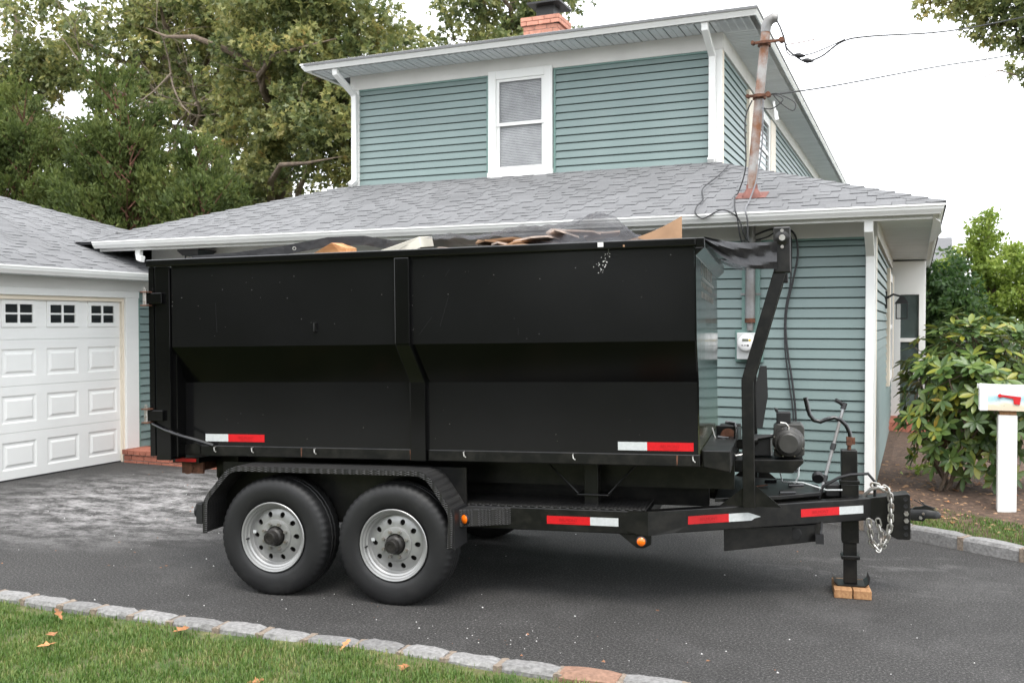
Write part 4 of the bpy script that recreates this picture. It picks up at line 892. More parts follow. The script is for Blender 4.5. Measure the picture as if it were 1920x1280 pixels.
lo_ = [[(x, w_ * c_, z0 + (z1 - z0) * (.5 + .5 * s_)) for c_, s_ in ((-1, -1), (-1, .4), (-.75, 1), (.75, 1), (1, .4), (1, -1))] for x, w_, z0, z1 in ((3.62, .036, .463, .532), (3.70, .036, .458, .534), (3.715, .04, .478, .534), (3.77, .04, .478, .527), (3.80, .03, .48, .517), (3.81, .015, .482, .505))]
cpl = tob('coupler', MB().loft(lo_), 'steel', smooth=True)
tob('coupler_latch', MB().prism([(3.635, -.012, .533), (3.66, -.012, .547), (3.69, -.012, .548), (3.72, -.012, .56), (3.73, -.012, .558), (3.775, -.012, .532)], (0, .024, 0)).tube([(3.65, 0, .592), (3.70, 0, .565), (3.715, 0, .56)], .004, 6).tube([(3.68, 0, .592), (3.715, 0, .562), (3.78, 0, .538)], .004, 6), 'steel', cpl)
tob('coupler_bolt', MB().cyl((3.70, -.036, .51), (3.70, -.05, .51), .009, 6).cyl((3.683, -.036, .482), (3.683, -.052, .482), .011, 6), 'nut', cpl)
jk = tob('jack', MB().box(3.198, 3.30, -.05, .05, .44, .915), 'steel', bevel=.006)
tob('jack_sleeve', MB().box(3.195, 3.303, -.054, .054, .30, .56).box(3.19, 3.308, -.058, .058, .19, .215), 'steel', jk, bevel=.004)
tob('jack_leg', MB().box(3.206, 3.29, -.041, .041, .03, .30), 'steel', jk, bevel=.004)
ft = MB(); ft.loft([[(x, y, z) for y in (-.09, .09)] + [(x, y, z - .008) for y in (.09, -.09)] for x, z in ((3.135, .085), (3.142, .05), (3.165, .028), (3.335, .028), (3.358, .05), (3.365, .085))]); tob('jack_foot', ft, 'steel', jk)
hn = [(3.25, 0, .90), (3.252, 0, .96), (3.262, 0, .985), (3.255, 0, 1.03), (3.235, 0, 1.075), (3.20, 0, 1.112), (3.16, 0, 1.128), (3.11, 0, 1.115), (3.07, 0, 1.098), (3.03, 0, 1.108), (3.002, 0, 1.145), (2.99, 0, 1.19), (2.976, 0, 1.262)]
tob('crank_handle', MB().tube(hn[2:], [.014] * 9 + [.0155, .0155], 10), 'gloss', jk, smooth=True)
tob('crank_joint', MB().box(3.235, 3.27, -.025, .025, .945, 1.0).cyl((3.252, 0, .90), (3.252, 0, .96), .013, 8).box(3.272, 3.29, -.01, .012, .95, .995), 'rust', jk)
tob('jack_clamp', MB().box(3.186, 3.312, -.062, .062, .69, .715).box(3.193, 3.305, -.058, .058, .60, .69), 'steel', jk, bevel=.004)
# safety chain of single links
chn = tob('chain_shackle', MB().tube([(3.33, -.13, .63), (3.37, -.15, .675), (3.42, -.16, .69), (3.45, -.15, .67)], .011, 8), 'zinc', smooth=True); chn.name = 'safety_chain'
cpth = [Vector(p) for p in [(3.40, -.14, .70), (3.45, -.14, .69), (3.485, -.13, .66), (3.495, -.12, .60), (3.492, -.12, .45), (3.475, -.12, .37), (3.44, -.12, .30), (3.41, -.12, .285), (3.38, -.12, .32), (3.365, -.12, .40), (3.36, -.12, .45)]]
def arc(P, n):
    L = [0]
    for a, b in zip(P, P[1:]): L.append(L[-1] + (b - a).length)
    out_ = []
    for i in range(n):
        t = L[-1] * i / (n - 1); k = max(0, min(len(P) - 2, int(np.searchsorted(L, t)) - 1)); f = (t - L[k]) / (L[k + 1] - L[k]); out_.append((P[k].lerp(P[k + 1], f), (P[k + 1] - P[k]).normalized()))
    return out_
lk = MB(); n1 = 14; ring = []
for k in range(n1):
    a = 2 * math.pi * k / n1; ring.append((math.cos(a) * .0145, math.sin(a) * .0145 + (.014 if math.sin(a) > 0 else -.014), 0))
lk.tube(ring + [ring[0]], .0066, 6, False); lk0 = None
def chain(P, n):
    global lk0
    for i, (p, d) in enumerate(arc(P, n)):
        if lk0 is None: o = obj('chain_link', lk, 'zinc', chn, smooth=True); lk0 = o
        else: o = link_copy(lk0, chn)
        z_ = d; x_ = Vector((0, 1, 0)).cross(z_).normalized(); y_ = z_.cross(x_)
        if i % 2: x_, y_ = y_, -x_
        o.matrix_local = Matrix(((x_.x, z_.x, y_.x, p.x), (x_.y, z_.y, y_.y, p.y), (x_.z, z_.z, y_.z, p.z), (0, 0, 0, 1)))
chain(cpth, 21); chain([Vector(p) for p in [(3.42, -.10, .45), (3.435, -.10, .38), (3.43, -.11, .31), (3.42, -.12, .29)]], 5)
tape(tr, TB, (1.372, -.85, .506), (1, 0, 0), (0, 0, 1), (0, -1, 0), True)
td = Vector((1, .572, 0)).normalized(); tn = Vector((td.y, -td.x, 0))
for x0, torn in ((2.245, True), (2.93, False)):
    tape(tr, TB, (x0, ty(x0), .51), td, (0, 0, 1), tn, True, torn)
# tarp arms and roller
for s in (-1, 1):
    x0, x1, y = 2.575, 2.65, s * .54
    am = tob('tarp_arm', MB().sweep([(2.612, y, .60), (2.612, y, 1.40), (2.81, y, 2.06), (2.835, y, 2.15)], [(-.037, -.037), (.037, -.037), (.037, .037), (-.037, .037)], (0, 1, 0)), 'steel', bevel=.004)
    tob('arm_head', MB().box(2.78, 2.882, y - .05, y + .05, 2.07, 2.355), 'steel', am, bevel=.008)
    tob('bearing', MB().lathe([(.045, 0), (.045, .008), (.026, .014), (.024, .02)], (2.832, y + s * .05, 2.285), (0, s, 0), 24), 'steel', am, smooth=True)
    tob('shaft_end', MB().cyl((2.832, y + s * .05, 2.285), (2.832, y + s * .08, 2.285), .019, 18), 'zinc', am, smooth=True)
    for z in (2.33, 2.23): tob('bolt', MB().cyl((2.832, y + s * .05, z), (2.832, y + s * .066, z), .011, 8), 'nut', am)
    tob('arm_gusset', MB().prism([(2.43, y, .604), (2.575, y, .604), (2.575, y, .72)], (0, .01, 0)).prism([(2.65, y, .604), (2.81, y, .604), (2.65, y, .74)], (0, .01, 0)), 'steel', am)
    if s < 0: tob('spring_cover', MB().prism([(2.665, y, 1.10), (2.70, y, 1.10), (2.735, y, 1.30), (2.73, y, 1.49), (2.69, y, 1.49), (2.66, y, 1.36)], (0, .05, 0)), 'rubber', am)
tob('tarp_roller', MB().cyl((2.832, -.52, 2.285), (2.832, .52, 2.285), .03, 14), 'steel')
# winch, its platform and the cable sheaves
tob('winch_platform', MB().prism([(2.40, -.14, .845), (2.955, -.14, .855), (2.955, -.14, .835), (2.885, -.14, .765), (2.40, -.14, .765)], (0, .5, 0)), 'steel', bevel=.004)
wn_ = tob('winch_motor', MB().lathe([(.105, 0), (.105, .03), (.092, .045), (.088, .075), (.074, .082), (.07, .11), (.06, .118), (.0, .118)], (2.862, -.06, .965), (0, -1, 0), 36), 'motor', smooth=True)
tob('motor_flange', MB().prism([(2.765, -.06, .87), (2.80, -.06, .858), (2.93, -.06, .858), (2.965, -.06, .88), (2.965, -.06, 1.06), (2.945, -.06, 1.085), (2.79, -.06, 1.085), (2.765, -.06, 1.06)], (0, .25, 0)), 'motor', wn_, bevel=.006)
for a in range(8): tob('motor_bolt', MB().cyl((2.862 + .098 * math.cos(a * .785 + .4), -.09, .965 + .098 * math.sin(a * .785 + .4)), (2.862 + .098 * math.cos(a * .785 + .4), -.102, .965 + .098 * math.sin(a * .785 + .4)), .006, 6), 'nut', wn_)
tob('clutch_lever', MB().tube([(2.862, -.13, 1.04), (2.862, -.13, 1.075), (2.845, -.13, 1.095), (2.81, -.13, 1.10)], .007, 8), 'zinc', wn_, smooth=True)
tob('solenoid_box', MB().box(2.785, 2.88, .0, .12, 1.085, 1.16).prism([(2.78, 0, 1.16), (2.80, 0, 1.16), (2.795, 0, 1.185), (2.77, 0, 1.19)], (0, .04, 0)), 'rubber', wn_, bevel=.006)
tob('pump_box', MB().box(2.60, 2.745, .0, .25, .86, .985), 'rubber', bevel=.006); tob('box_edge', MB().box(2.745, 2.758, .0, .25, .865, .99), 'white_tape')
tob('sheave_bracket', MB().box(2.38, 2.52, .05, .09, .85, 1.06).box(2.38, 2.50, -.13, -.10, .83, .90), 'steel', bevel=.005)
tob('sheave', MB().lathe([(.052, 0), (.035, .012), (.052, .024)], (2.46, .02, .99), (0, 1, 0), 20), 'rust'); tob('sheave', MB().lathe([(.045, 0), (.03, .012), (.045, .024)], (2.44, -.2, .885), (0, 0, 1), 20), 'rust')
tob('hook_rod', MB().tube([(2.45, -.12, 1.10), (2.51, -.12, 1.09), (2.52, -.12, 1.05), (2.51, -.12, .90)], .012, 8).tube([(2.40, -.15, 1.0), (2.47, -.15, .99), (2.485, -.15, .96), (2.48, -.15, .86)], .011, 8), 'gloss', smooth=True)
tob('winch_shaft', MB().cyl((2.62, -.02, .975), (2.77, 0, 1.0), .012, 8).cyl((2.58, -.03, .955), (2.66, -.02, .97), .024, 10).lathe([(.034, 0), (.022, .0), (.022, .02), (.034, .02)], (2.55, -.1, .945), (0, 1, .2), 16), 'steel', smooth=True)
tob('winch_cable', MB().tube([(2.56, -.1, .88), (2.50, -.12, .87), (2.44, -.13, .88), (2.40, -.12, .93), (2.36, -.1, 1.06)], .006, 6), 'zinc')
tob('trailer_wire', MB().tube([(2.8, .1, .76), (2.82, -.02, .69), (2.95, -.1, .70), (3.1, -.1, .655), (3.2, -.08, .655)], .005, 6), 'white_tape', smooth=True)
tob('trailer_wire', MB().tube([(2.93, .1, .78), (2.925, .05, .72), (2.9, .05, .67)], .006, 6), 'white_tape', smooth=True)
tob('light_cable', MB().tube([(3.05, -.1, .60), (3.08, -.1, .68), (3.18, -.1, .74), (3.25, -.1, .76), (3.36, -.1, .77), (3.40, -.1, .72), (3.40, -.1, .62)], .010, 8), 'rubber', smooth=True)
tob('plug', MB().tube([(3.06, -.26, .47), (3.055, -.27, .42), (3.05, -.28, .395)], .008, 8).box(3.02, 3.07, -.30, -.26, .335, .395), 'rubber')
tob('battery_case', MB().box(3.10, 3.19, -.02, .16, .60, .68).cyl((3.06, .22, .68), (3.06, .26, .70), .04, 14), 'rubber', bevel=.006)
# ---------------- loose things on and in the dumpster
def tw_(x, y, z): return TO + ex * x + ey * y + ez * z
def bthing(name, pts, d, m, label, cat, off):
    c = Vector(off); o = obj(name, MB().prism(pts, d), m, None, off, bevel=.002); o.matrix_world = TM(off); return tag(o, label, cat)
bthing('lumber_offcut', [(-.62, -.55, 2.20), (-.22, -.62, 2.375), (-.13, -.58, 2.34), (-.13, -.56, 2.26), (-.5, -.5, 2.12)], (.02, .14, .01), 'lumber', 'splintered orange timber offcut poking over the dumpster edge', 'lumber', (-.3, -.5, 2.2))
bthing('painted_board', [(-.2, -.72, 2.18), (.5, -.78, 2.37), (.515, -.78, 2.30), (.1, -.72, 2.15)], (.0, .25, .03), 'whiteboard', 'cream painted board sticking out of the dumpster beside the middle rib', 'board', (.2, -.7, 2.2))
mb = MB(); rows = []
for i in range(9):
    t = i / 8; x = 1.75 + .47 * t; zt = 2.29 + .05 * t + .11 * t * t
    rows.append([(x, -.62, 2.18), (x, -.60, zt), (x, -.594, zt), (x, -.612, 2.18)])
cb = obj('cardboard_sheet', mb.loft(rows), 'card', None, (1.9, -.6, 2.2)); cb.matrix_world = TM((1.9, -.6, 2.2)); tag(cb, 'bent brown cardboard flap sticking up at the front end of the dumpster', 'cardboard')
RX, RZ = (.2, .32, .45, .8, 1.2, 1.5, 1.64, 1.78, 1.92, 2.1, 2.3), (.0, .05, .105, .125, .145, .18, .205, .16, .085, .04, .0)
ridge = lambda x, y: 1.3 * float(np.interp(x, RX, RZ)) * math.exp(-((y + .35) / .62) ** 2)
heap = lambda x, y: 2.215 + ridge(x, y)
for i in range(26):
    x, y = random.uniform(.35, 2.1), random.uniform(-.85, .3); z = heap(x, y) - .045; sx, sy = random.uniform(.12, .3), random.uniform(.08, .2); an = random.uniform(0, 3); tl_ = random.uniform(-.35, .35); pts = []
    for k in range(7):
        t = 2 * math.pi * k / 7; r_ = random.uniform(.75, 1.15); u_, v_ = sx * r_ * math.cos(t), sy * r_ * math.sin(t); pts.append((x + u_ * math.cos(an) - v_ * math.sin(an), y + u_ * math.sin(an) + v_ * math.cos(an), z + tl_ * u_ * .4 + random.uniform(-.02, .02)))
    m_, nm, lb_ = (('card', 'cardboard_scrap', 'crumpled brown cardboard scrap in the rubbish heap under the mesh tarp'), ('insul', 'paper_scrap', 'torn pale paper scrap in the rubbish heap under the mesh tarp'))[i % 2]
    o = obj(nm, MB().prism(pts, (0, 0, -.012)), m_, None, (x, y, z)); o.matrix_world = TM((x, y, z)); tag(o, lb_, 'scrap', 'rubbish scraps under the tarp: ' + nm.split('_')[0])
# mesh tarp: grid draped over the heap and drawn up to the roller
def tarp_z(x, y):
    if x > 2.36:
        t = (x - 2.36) / .47; return 2.262 + .02 * t - (.10 + .05 * math.sin(y * 5)) * math.sin(math.pi * min(1, t)) * (.7 + .3 * math.cos(y * 9))
    edge = max(0, 1 - max(0, abs(y) - .55) / .5)
    edge = max(0, min(1, (1.0 - abs(y)) / .25)); z = 2.25 + ridge(x, y) * edge
    z += (.016 * math.sin(x * 11 + y * 6 + 2 * math.sin(y * 4)) + .011 * math.sin(x * 23 - y * 13 + math.sin(x * 7)) + .006 * math.sin(x * 47 + y * 29)) * edge
    if x < .3: z += .045 * math.sin((x + 1.3) / 1.8 * math.pi) * edge - .02 * (1 - edge)
    return z
nx, ny = 120, 56; mb = MB(); xs = np.concatenate([np.linspace(.25, 2.83, nx)]); vs = []
for i, x in enumerate(xs):
    for j in range(ny):
        hw_ = 1.02 if x < 2.36 else 1.02 - .5 * min(1, (x - 2.36) / .4); front = -.93 + (.2 * math.sin(x * 2.2) if x < 2.3 else .0)
        a0 = max(-hw_, front if x < 2.3 else -hw_); y = a0 + (hw_ - a0) * j / (ny - 1); vs.append((x, y, tarp_z(x, y)))
mb.add(vs, [(i * ny + j, (i + 1) * ny + j, (i + 1) * ny + j + 1, i * ny + j + 1) for i in range(nx - 1) for j in range(ny - 1)])
tp = thing('mesh_tarp', 'black mesh tarp draped over the rubbish and drawn up to the roller', 'tarp', mat4=TM((1.5, 0, 2.26)))
obj('tarp_mesh', mb, 'tarp', tp, (1.5, 0, 2.26), smooth=True)
hp = [(-1.15, -.9, 2.262), (-.9, -.75, 2.29), (-.6, -.6, 2.34), (-.3, -.5, 2.40), (-.05, -.45, 2.405), (.15, -.5, 2.365), (.3, -.6, 2.33), (.45, -.7, 2.29)]
obj('tarp_hem', MB().sweep(hp, [(-.004, -.035), (.004, -.035), (.004, .03), (-.004, .03)]), 'hem', tp, (1.5, 0, 2.26))
obj('tarp_grommet', MB().lathe([(.014, 0), (.014, .006), (.008, .006), (.008, 0)], (-.53, -.58, 2.35), (.35, -1, 0), 14), 'zinc', tp, (1.5, 0, 2.26))
fl = MB(); rows = []
for i in range(22):
    t = i / 21; x = 2.39 + .41 * t; zt = 2.262 - .02 * math.sin(t * 3.1); zb = 2.235 - .15 * math.sin(min(1, t * 1.25) * math.pi * .62) - .005 * math.sin(t * 9); rows.append([(x, -.62 - .45 * (1 - t) + .02 * math.sin(k * 1.1 + t * 5) + .006 * math.sin(k * 2.9 - t * 13), zt + (zb - zt) * k / 8) for k in range(9)])
obj('tarp_flap', fl.loft(rows, cap=False, closed=False), 'hem', tp, (1.5, 0, 2.26), smooth=True)
# blocks under the jack
c0 = TO + ex * 3.25 + ey * 0 
for i, (dx, lb_) in enumerate(((-.058, 'sawn wood block under the jack foot, the one nearer the trailer wheels'), (.058, 'sawn wood block under the jack foot, the one nearer the coupler'))):
    hgt = (TO + ex * 3.25 + ez * .02).z
    o = obj('wood_block', MB().box(-.056, .056, -.17, .13, 0, hgt - .001), 'wood', None, bevel=.004); o.location = (c0.x + math.cos(_a) * dx, c0.y + math.sin(_a) * dx, .001); o.rotation_euler = (0, 0, _a + .02 * i); tag(o, lb_, 'wood block')
# telescopic pole behind the trailer tongue, leaning on the wall
tpb = (-.86, 9.3, 0.0); tpo = thing('telescopic_pole', 'slim silver telescopic pole with black clips leaning behind the trailer tongue', 'pole', tpb)
pa, pbv = Vector((-.86, 9.3, .02)), Vector((-.64, 9.62, 1.0))
obj('tube', MB().tube([pa, pbv], .016, 10), 'conduit', tpo, tpb, smooth=True)
for t in (.28, .58, .97): q_ = pa.lerp(pbv, t); obj('clip', MB().tube([q_, q_ + (pbv - pa).normalized() * .06], .026, 8), 'rubber', tpo, tpb)
obj('grip', MB().tube([pbv, pbv + Vector((-.03, -.01, .03)), pbv + Vector((-.075, -.03, .055))], .02, 10), 'rubber', tpo, tpb, smooth=True)
# ---------------------------------------------------------------- mailbox
MBX = (.735, 9.27, .08); ml = thing('mailbox', 'white rounded mailbox with red flag and painted beach scene on a white post', 'mailbox', MBX)
obj('post', MB().box(.657, .807, 9.20, 9.34, .02, 1.0), 'white', ml, MBX, bevel=.008)
obj('bracket', MB().box(.67, .8, 9.21, 9.33, 1.0, 1.035), 'wood', ml, MBX)
def arch(x, w_, z0, zs, n=12, y=9.27): return [(x, y - w_, z0)] + [(x, y - w_ * math.cos(math.pi * k / n), zs + w_ * .92 * math.sin(math.pi * k / n)) for k in range(n + 1)] + [(x, y + w_, z0)]
def mailpaint():
    s = Nt('mailbox_paint'); z = s.n('SeparateXYZ'); s.l(s.pos['Position'], z.inputs[0])
    n1 = s.noise(9, 5, .6, scl=(1, 1, 2.4)); zz = s.math('ADD', z.outputs[2], s.math('MULTIPLY', s.math('SUBTRACT', n1, .5), .09))
    c = s.ramp(s.math('MULTIPLY', s.math('SUBTRACT', zz, 1.03), 4.0), [(.0, (.72, .6, .46, 1)), (.22, (.76, .64, .48, 1)), (.32, (.7, .74, .72, 1)), (.42, (.38, .62, .7, 1)), (.6, (.66, .76, .8, 1)), (.8, (.82, .82, .82, 1))])
    fig = s.ramp(s.noise(26, 3, .6), [(.68, 0.), (.72, .6)]); c = s.mix(fig, c, (.3, .4, .36, 1))
    s.base(c); s.b.inputs['Roughness'].default_value = .4; return s.m
M['mailpaint'] = mailpaint()
obj('mailbox_body', MB().loft([arch(x, .095, 1.04, 1.175) for x in (.56, 1.03)]), 'mailpaint', ml, MBX, smooth=True)
obj('mailbox_rim', MB().loft([arch(x, .0985, 1.037, 1.176) for x in (.53, .575)]), 'white', ml, MBX, smooth=True)
dr = obj('mailbox_door', MB().loft([arch(.522, .09, 1.04, 1.172), arch(.512, .1, 1.036, 1.176), arch(.535, .1, 1.036, 1.176)]), 'white', ml, MBX, smooth=True)
obj('door_pull', MB().box(.495, .515, 9.262, 9.278, 1.225, 1.265), 'white', dr, MBX)
obj('flag', MB().prism([(.665, 9.165, 1.165), (.67, 9.165, 1.18), (.83, 9.165, 1.162), (.82, 9.165, 1.095), (.775, 9.165, 1.10), (.77, 9.165, 1.145)], (0, .006, 0)).cyl((.668, 9.176, 1.17), (.668, 9.158, 1.17), .016, 12), 'red', ml, MBX)
# ---------------------------------------------------------------- foliage helpers
def unit(n): v_ = RNG.normal(size=(n, 3)); return v_ / np.linalg.norm(v_, axis=1)[:, None]
def leaf_mesh(name, P, D, ln, wd, m, parent=None, off=(0, 0, 0), lobed=False):
    n = len(P); D = D / np.linalg.norm(D, axis=1)[:, None]; S = np.cross(D, unit(n)); S /= np.linalg.norm(S, axis=1)[:, None]; N = np.cross(S, D)
    ln = np.broadcast_to(ln, n)[:, None]; wd = np.broadcast_to(wd, n)[:, None]; P = P - np.array(off)
    if not lobed:
        V = np.stack([P, P + D * ln * .5 + S * wd * .5 + N * wd * .12, P + D * ln - N * ln * .12, P + D * ln * .5 - S * wd * .5 + N * wd * .12], 1)
        F = np.arange(n * 4).reshape(n, 4)
    else:
        k = [(0, 0), (.28, .2), (.42, .12), (.55, .5), (.68, .17), (1., .04), (.68, -.17), (.55, -.5), (.42, -.12), (.28, -.2)]
        V = np.stack([P + D * ln * a + S * wd * b * 1.0 + N * (wd * abs(b) * .25 - ln * a * a * .15) for a, b in k], 1); F = np.arange(n * 10).reshape(n, 10)
    return fast_mesh(name, V.reshape(-1, 3), F, m, parent)
def branch(mb, p0, d, ln, r, depth, tips, spread=.6, up=.15, seg=4):
    p = Vector(p0); d = Vector(d).normalized(); pts = [p.copy()]; rs = [r]
    for i in range(seg):
        d = (d + Vector((random.gauss(0, .13), random.gauss(0, .13), random.gauss(0, .1) + up * .1))).normalized(); p = p + d * (ln / seg); pts.append(p.copy()); rs.append(r * (1 - .5 * (i + 1) / seg))
    mb.tube(pts, rs, 7 if r > .05 else 5)
    if depth == 0: tips.append((p, d)); return
    for k in range(random.choice((2, 3))):
        i = random.choice((seg - 1, seg, seg)); q_ = pts[i]
        nd = (d + Vector((random.gauss(0, spread), random.gauss(0, spread), random.gauss(0, spread * .7) + up))).normalized(); branch(mb, q_, nd, ln * random.uniform(.6, .85), rs[i] * .75, depth - 1, tips, spread, up)
    tips.append((p, d))
def tree(name, label, base, trunk_pts, trunk_r, clumps, n_tuft, leaf, m, group, bark='bark', tuft=6, limbs=14, lobed=False, droop=.35, fine=0, cat='tree'):
    t = thing(name, label, cat, base, group); b3 = Vector(base); mb = MB(); mb.tube([Vector(p) for p in trunk_pts], [trunk_r * (1 - .7 * i / (len(trunk_pts) - 1)) for i in range(len(trunk_pts))], 12)
    obj('trunk', mb, bark, t, base, smooth=True)
    TP = [Vector(p) for p in trunk_pts]; lm = MB(); cs = random.sample(clumps, min(limbs, len(clumps)))
    for c, r_ in cs:
        c = Vector(c); src = min(TP[1:], key=lambda q: (q - c).length + max(0, (q.z - c.z)) * 1.5); mid = src.lerp(c, .5) + Vector((random.gauss(0, .25), random.gauss(0, .25), random.uniform(-.1, .35)))
        q1 = src.lerp(mid, .5) + Vector((random.gauss(0, .1), random.gauss(0, .1), random.gauss(0, .1))); L = (c - src).length
        lm.tube([src, q1, mid, mid.lerp(c, .6) + Vector((random.gauss(0, .1), 0, random.gauss(0, .12))), c], [min(trunk_r * .45, .035 * L), .028 * L, .02 * L, .012 * L, .006], 7)
        for k in range(fine):
            s0 = mid.lerp(c, random.random()); e_ = s0 + Vector((random.gauss(0, .6), random.gauss(0, .6), random.gauss(0, .5))); lm.tube([s0, s0.lerp(e_, .5) + Vector((random.gauss(0, .1), random.gauss(0, .1), random.gauss(0, .1))), e_], [.014, .009, .004], 4)
    obj('limbs', lm, bark, t, base, smooth=True, kind='stuff')
    Ps = []; Ds = []
    for c, r_ in clumps:
        k = max(3, int(n_tuft * (r_ ** 2))); u = unit(k); rad = r_ * RNG.uniform(.25, 1, k) ** .6; u[:, 2] *= .8
        pc = np.array(c) + u * rad[:, None]; pc = np.repeat(pc, tuft, 0); d = unit(len(pc)) + np.repeat(u, tuft, 0) * .5; d[:, 2] -= droop; Ps.append(pc); Ds.append(d)
    P = np.concatenate(Ps); D = np.concatenate(Ds); n = len(P)
    o = leaf_mesh('crown', P + D * .01, D, leaf * RNG.uniform(.7, 1.25, n), leaf * RNG.uniform(.38, .6, n) * (1.5 if lobed else 1), m, t, base, lobed); o['kind'] = 'stuff'
    return t
def ell_clumps(c, r, n, rr, shell=.5, zmin=None):
    out_ = []
    while len(out_) < n:
        u = unit(1)[0] * (RNG.uniform(shell, 1)); p = np.array(c) + u * np.array(r)
        if zmin is None or p[2] > zmin: out_.append((tuple(p), RNG.uniform(rr[0], rr[1])))
    return out_
OG = 'oaks behind the house'
# big oaks at the back left (real crown positions measured on the site)
tree('oak_tree', 'tall oak with yellowing leaves behind the house, beside the upper storey', (-18.5, 25, 0), [(-18.5, 25, -.2), (-18.6, 25, 4), (-18.9, 25.2, 8), (-18.4, 25.3, 11), (-18.2, 25.5, 14)], .38,
     ell_clumps((-17.2, 24.5, 10.4), (4.0, 2.8, 3.9), 96, (.55, 1.0), .35) + ell_clumps((-15.3, 24, 7.4), (2.3, 2, 2.6), 48, (.5, .85), .25) + ell_clumps((-18.8, 24.2, 6.3), (2.4, 1.8, 2.2), 34, (.45, .8), .3) , 80, .23, 'oak', OG, limbs=34, fine=4, lobed=True)
tree('oak_tree', 'large dark oak with bare grey twigs behind the cedars', (-25, 28, 0), [(-25, 28, -.2), (-25.1, 28, 5), (-24.6, 28.2, 9), (-24.9, 28, 15)], .42,
     ell_clumps((-24.5, 27, 12), (5.2, 3, 4.6), 104, (.6, 1.1), .3) + ell_clumps((-22, 26, 8.5), (2.6, 2, 2.6), 22, (.5, .8), .3), 66, .23, 'oak', OG, limbs=50, fine=12)
tree('oak_tree', 'oak at the far edge of the yard behind the garage roof', (-33, 27, 0), [(-33, 27, -.2), (-32.8, 27, 5), (-33.2, 27, 10), (-33, 27, 14)], .4, ell_clumps((-31.5, 26, 10.5), (4.2, 3, 4.4), 58, (.6, 1.1), .3) + ell_clumps((-29, 27, 7), (4, 2, 2.5), 26, (.5, .9), .2), 66, .23, 'oak', OG, limbs=34, fine=10)
tree('oak_tree', 'oak crown rising behind the brick chimney', (-11.5, 27, 0), [(-11.5, 27, -.2), (-11.6, 27, 6), (-11.3, 27, 10), (-10.9, 27, 13)], .35, ell_clumps((-11.2, 26, 11.4), (2.75, 2, 2.3), 62, (.4, .75), .3), 80, .2, 'oak', OG, limbs=16, fine=3, lobed=True)
tree('oak_tree', 'oak reaching dark leafy boughs in over the power cable', (5.6, 17, 0), [(5.6, 17, -.2), (5.6, 17, 4), (5.4, 16.8, 7), (5.6, 17, 11)], .35,
     [((x, y, z), r_) for x, y, z, r_ in ((.1, 16, 6.72, .2), (.35, 16, 6.68, .28), (.62, 16, 6.75, .34), (.88, 16, 6.62, .34), (1.12, 16, 6.5, .38), (1.42, 16, 6.5, .42), (.72, 16, 6.32, .2), (.98, 16, 6.15, .22), (1.28, 16, 6.08, .28), (1.42, 16, 5.72, .22), (1.40, 16, 5.46, .19), (1.7, 16, 6.1, .4), (1.75, 16, 5.5, .3), (.5, 16, 7.15, .5), (1.3, 16, 7.2, .7), (2.1, 16.2, 6.6, .7), (2.4, 16.4, 7.8, .9), (3.2, 16.5, 7, 1.1), (4.3, 16.8, 7.8, 1.3), (5.5, 17, 8.5, 1.6), (6.6, 17, 8, 1.4))], 320, .14, 'oak', OG, limbs=21, fine=3, lobed=True)
# bare grey boughs reaching out of the dark oak
ok2 = [o for o in COL.objects if o.get('label', '').startswith('large dark oak')][0]; bl = MB(); tp2 = []
for p0, d, ln_ in (((-24.8, 26.5, 8.5), (.8, -.5, .25), 2.6), ((-24.6, 26.5, 7.0), (.9, -.6, .15), 2.4), ((-25.2, 26, 9.5), (-.5, -.6, .2), 2.4), ((-25, 26, 7.5), (-.7, -.5, .3), 2.2), ((-22.8, 25.5, 8.0), (.7, -.5, .5), 2.0), ((-21.5, 24.5, 7.6), (.6, -.3, -.3), 1.6), ((-23.5, 25, 10), (.6, -.5, .1), 2.2)):
    branch(bl, p0, d, ln_, .07, 3, tp2, .55, .05)
obj('bare_boughs', bl, 'twig', ok2, tuple(ok2.location), smooth=True, kind='stuff')
ok1 = [o for o in COL.objects if o.get('label', '').startswith('tall oak with yellowing')][0]; bl = MB()
for pts in ([(-18.9, 24.6, 8.6), (-18.2, 23.2, 9.2), (-17.2, 22.6, 9.55), (-16.0, 22.4, 9.6), (-14.9, 22.6, 9.8)], [(-18.7, 24.4, 5.4), (-17.8, 23.2, 6.0), (-16.9, 22.5, 6.35), (-15.9, 22.3, 6.3), (-14.8, 22.5, 6.45)], [(-18.6, 24.4, 9.4), (-19.4, 23.3, 10.1), (-20.3, 22.8, 10.5), (-21.3, 22.7, 10.6), (-22.2, 22.8, 11.0)]):
    bl.tube(pts, [.13, .1, .075, .045, .008], 9)
obj('bough', bl, 'bark', ok1, tuple(ok1.location), smooth=True, kind='stuff')
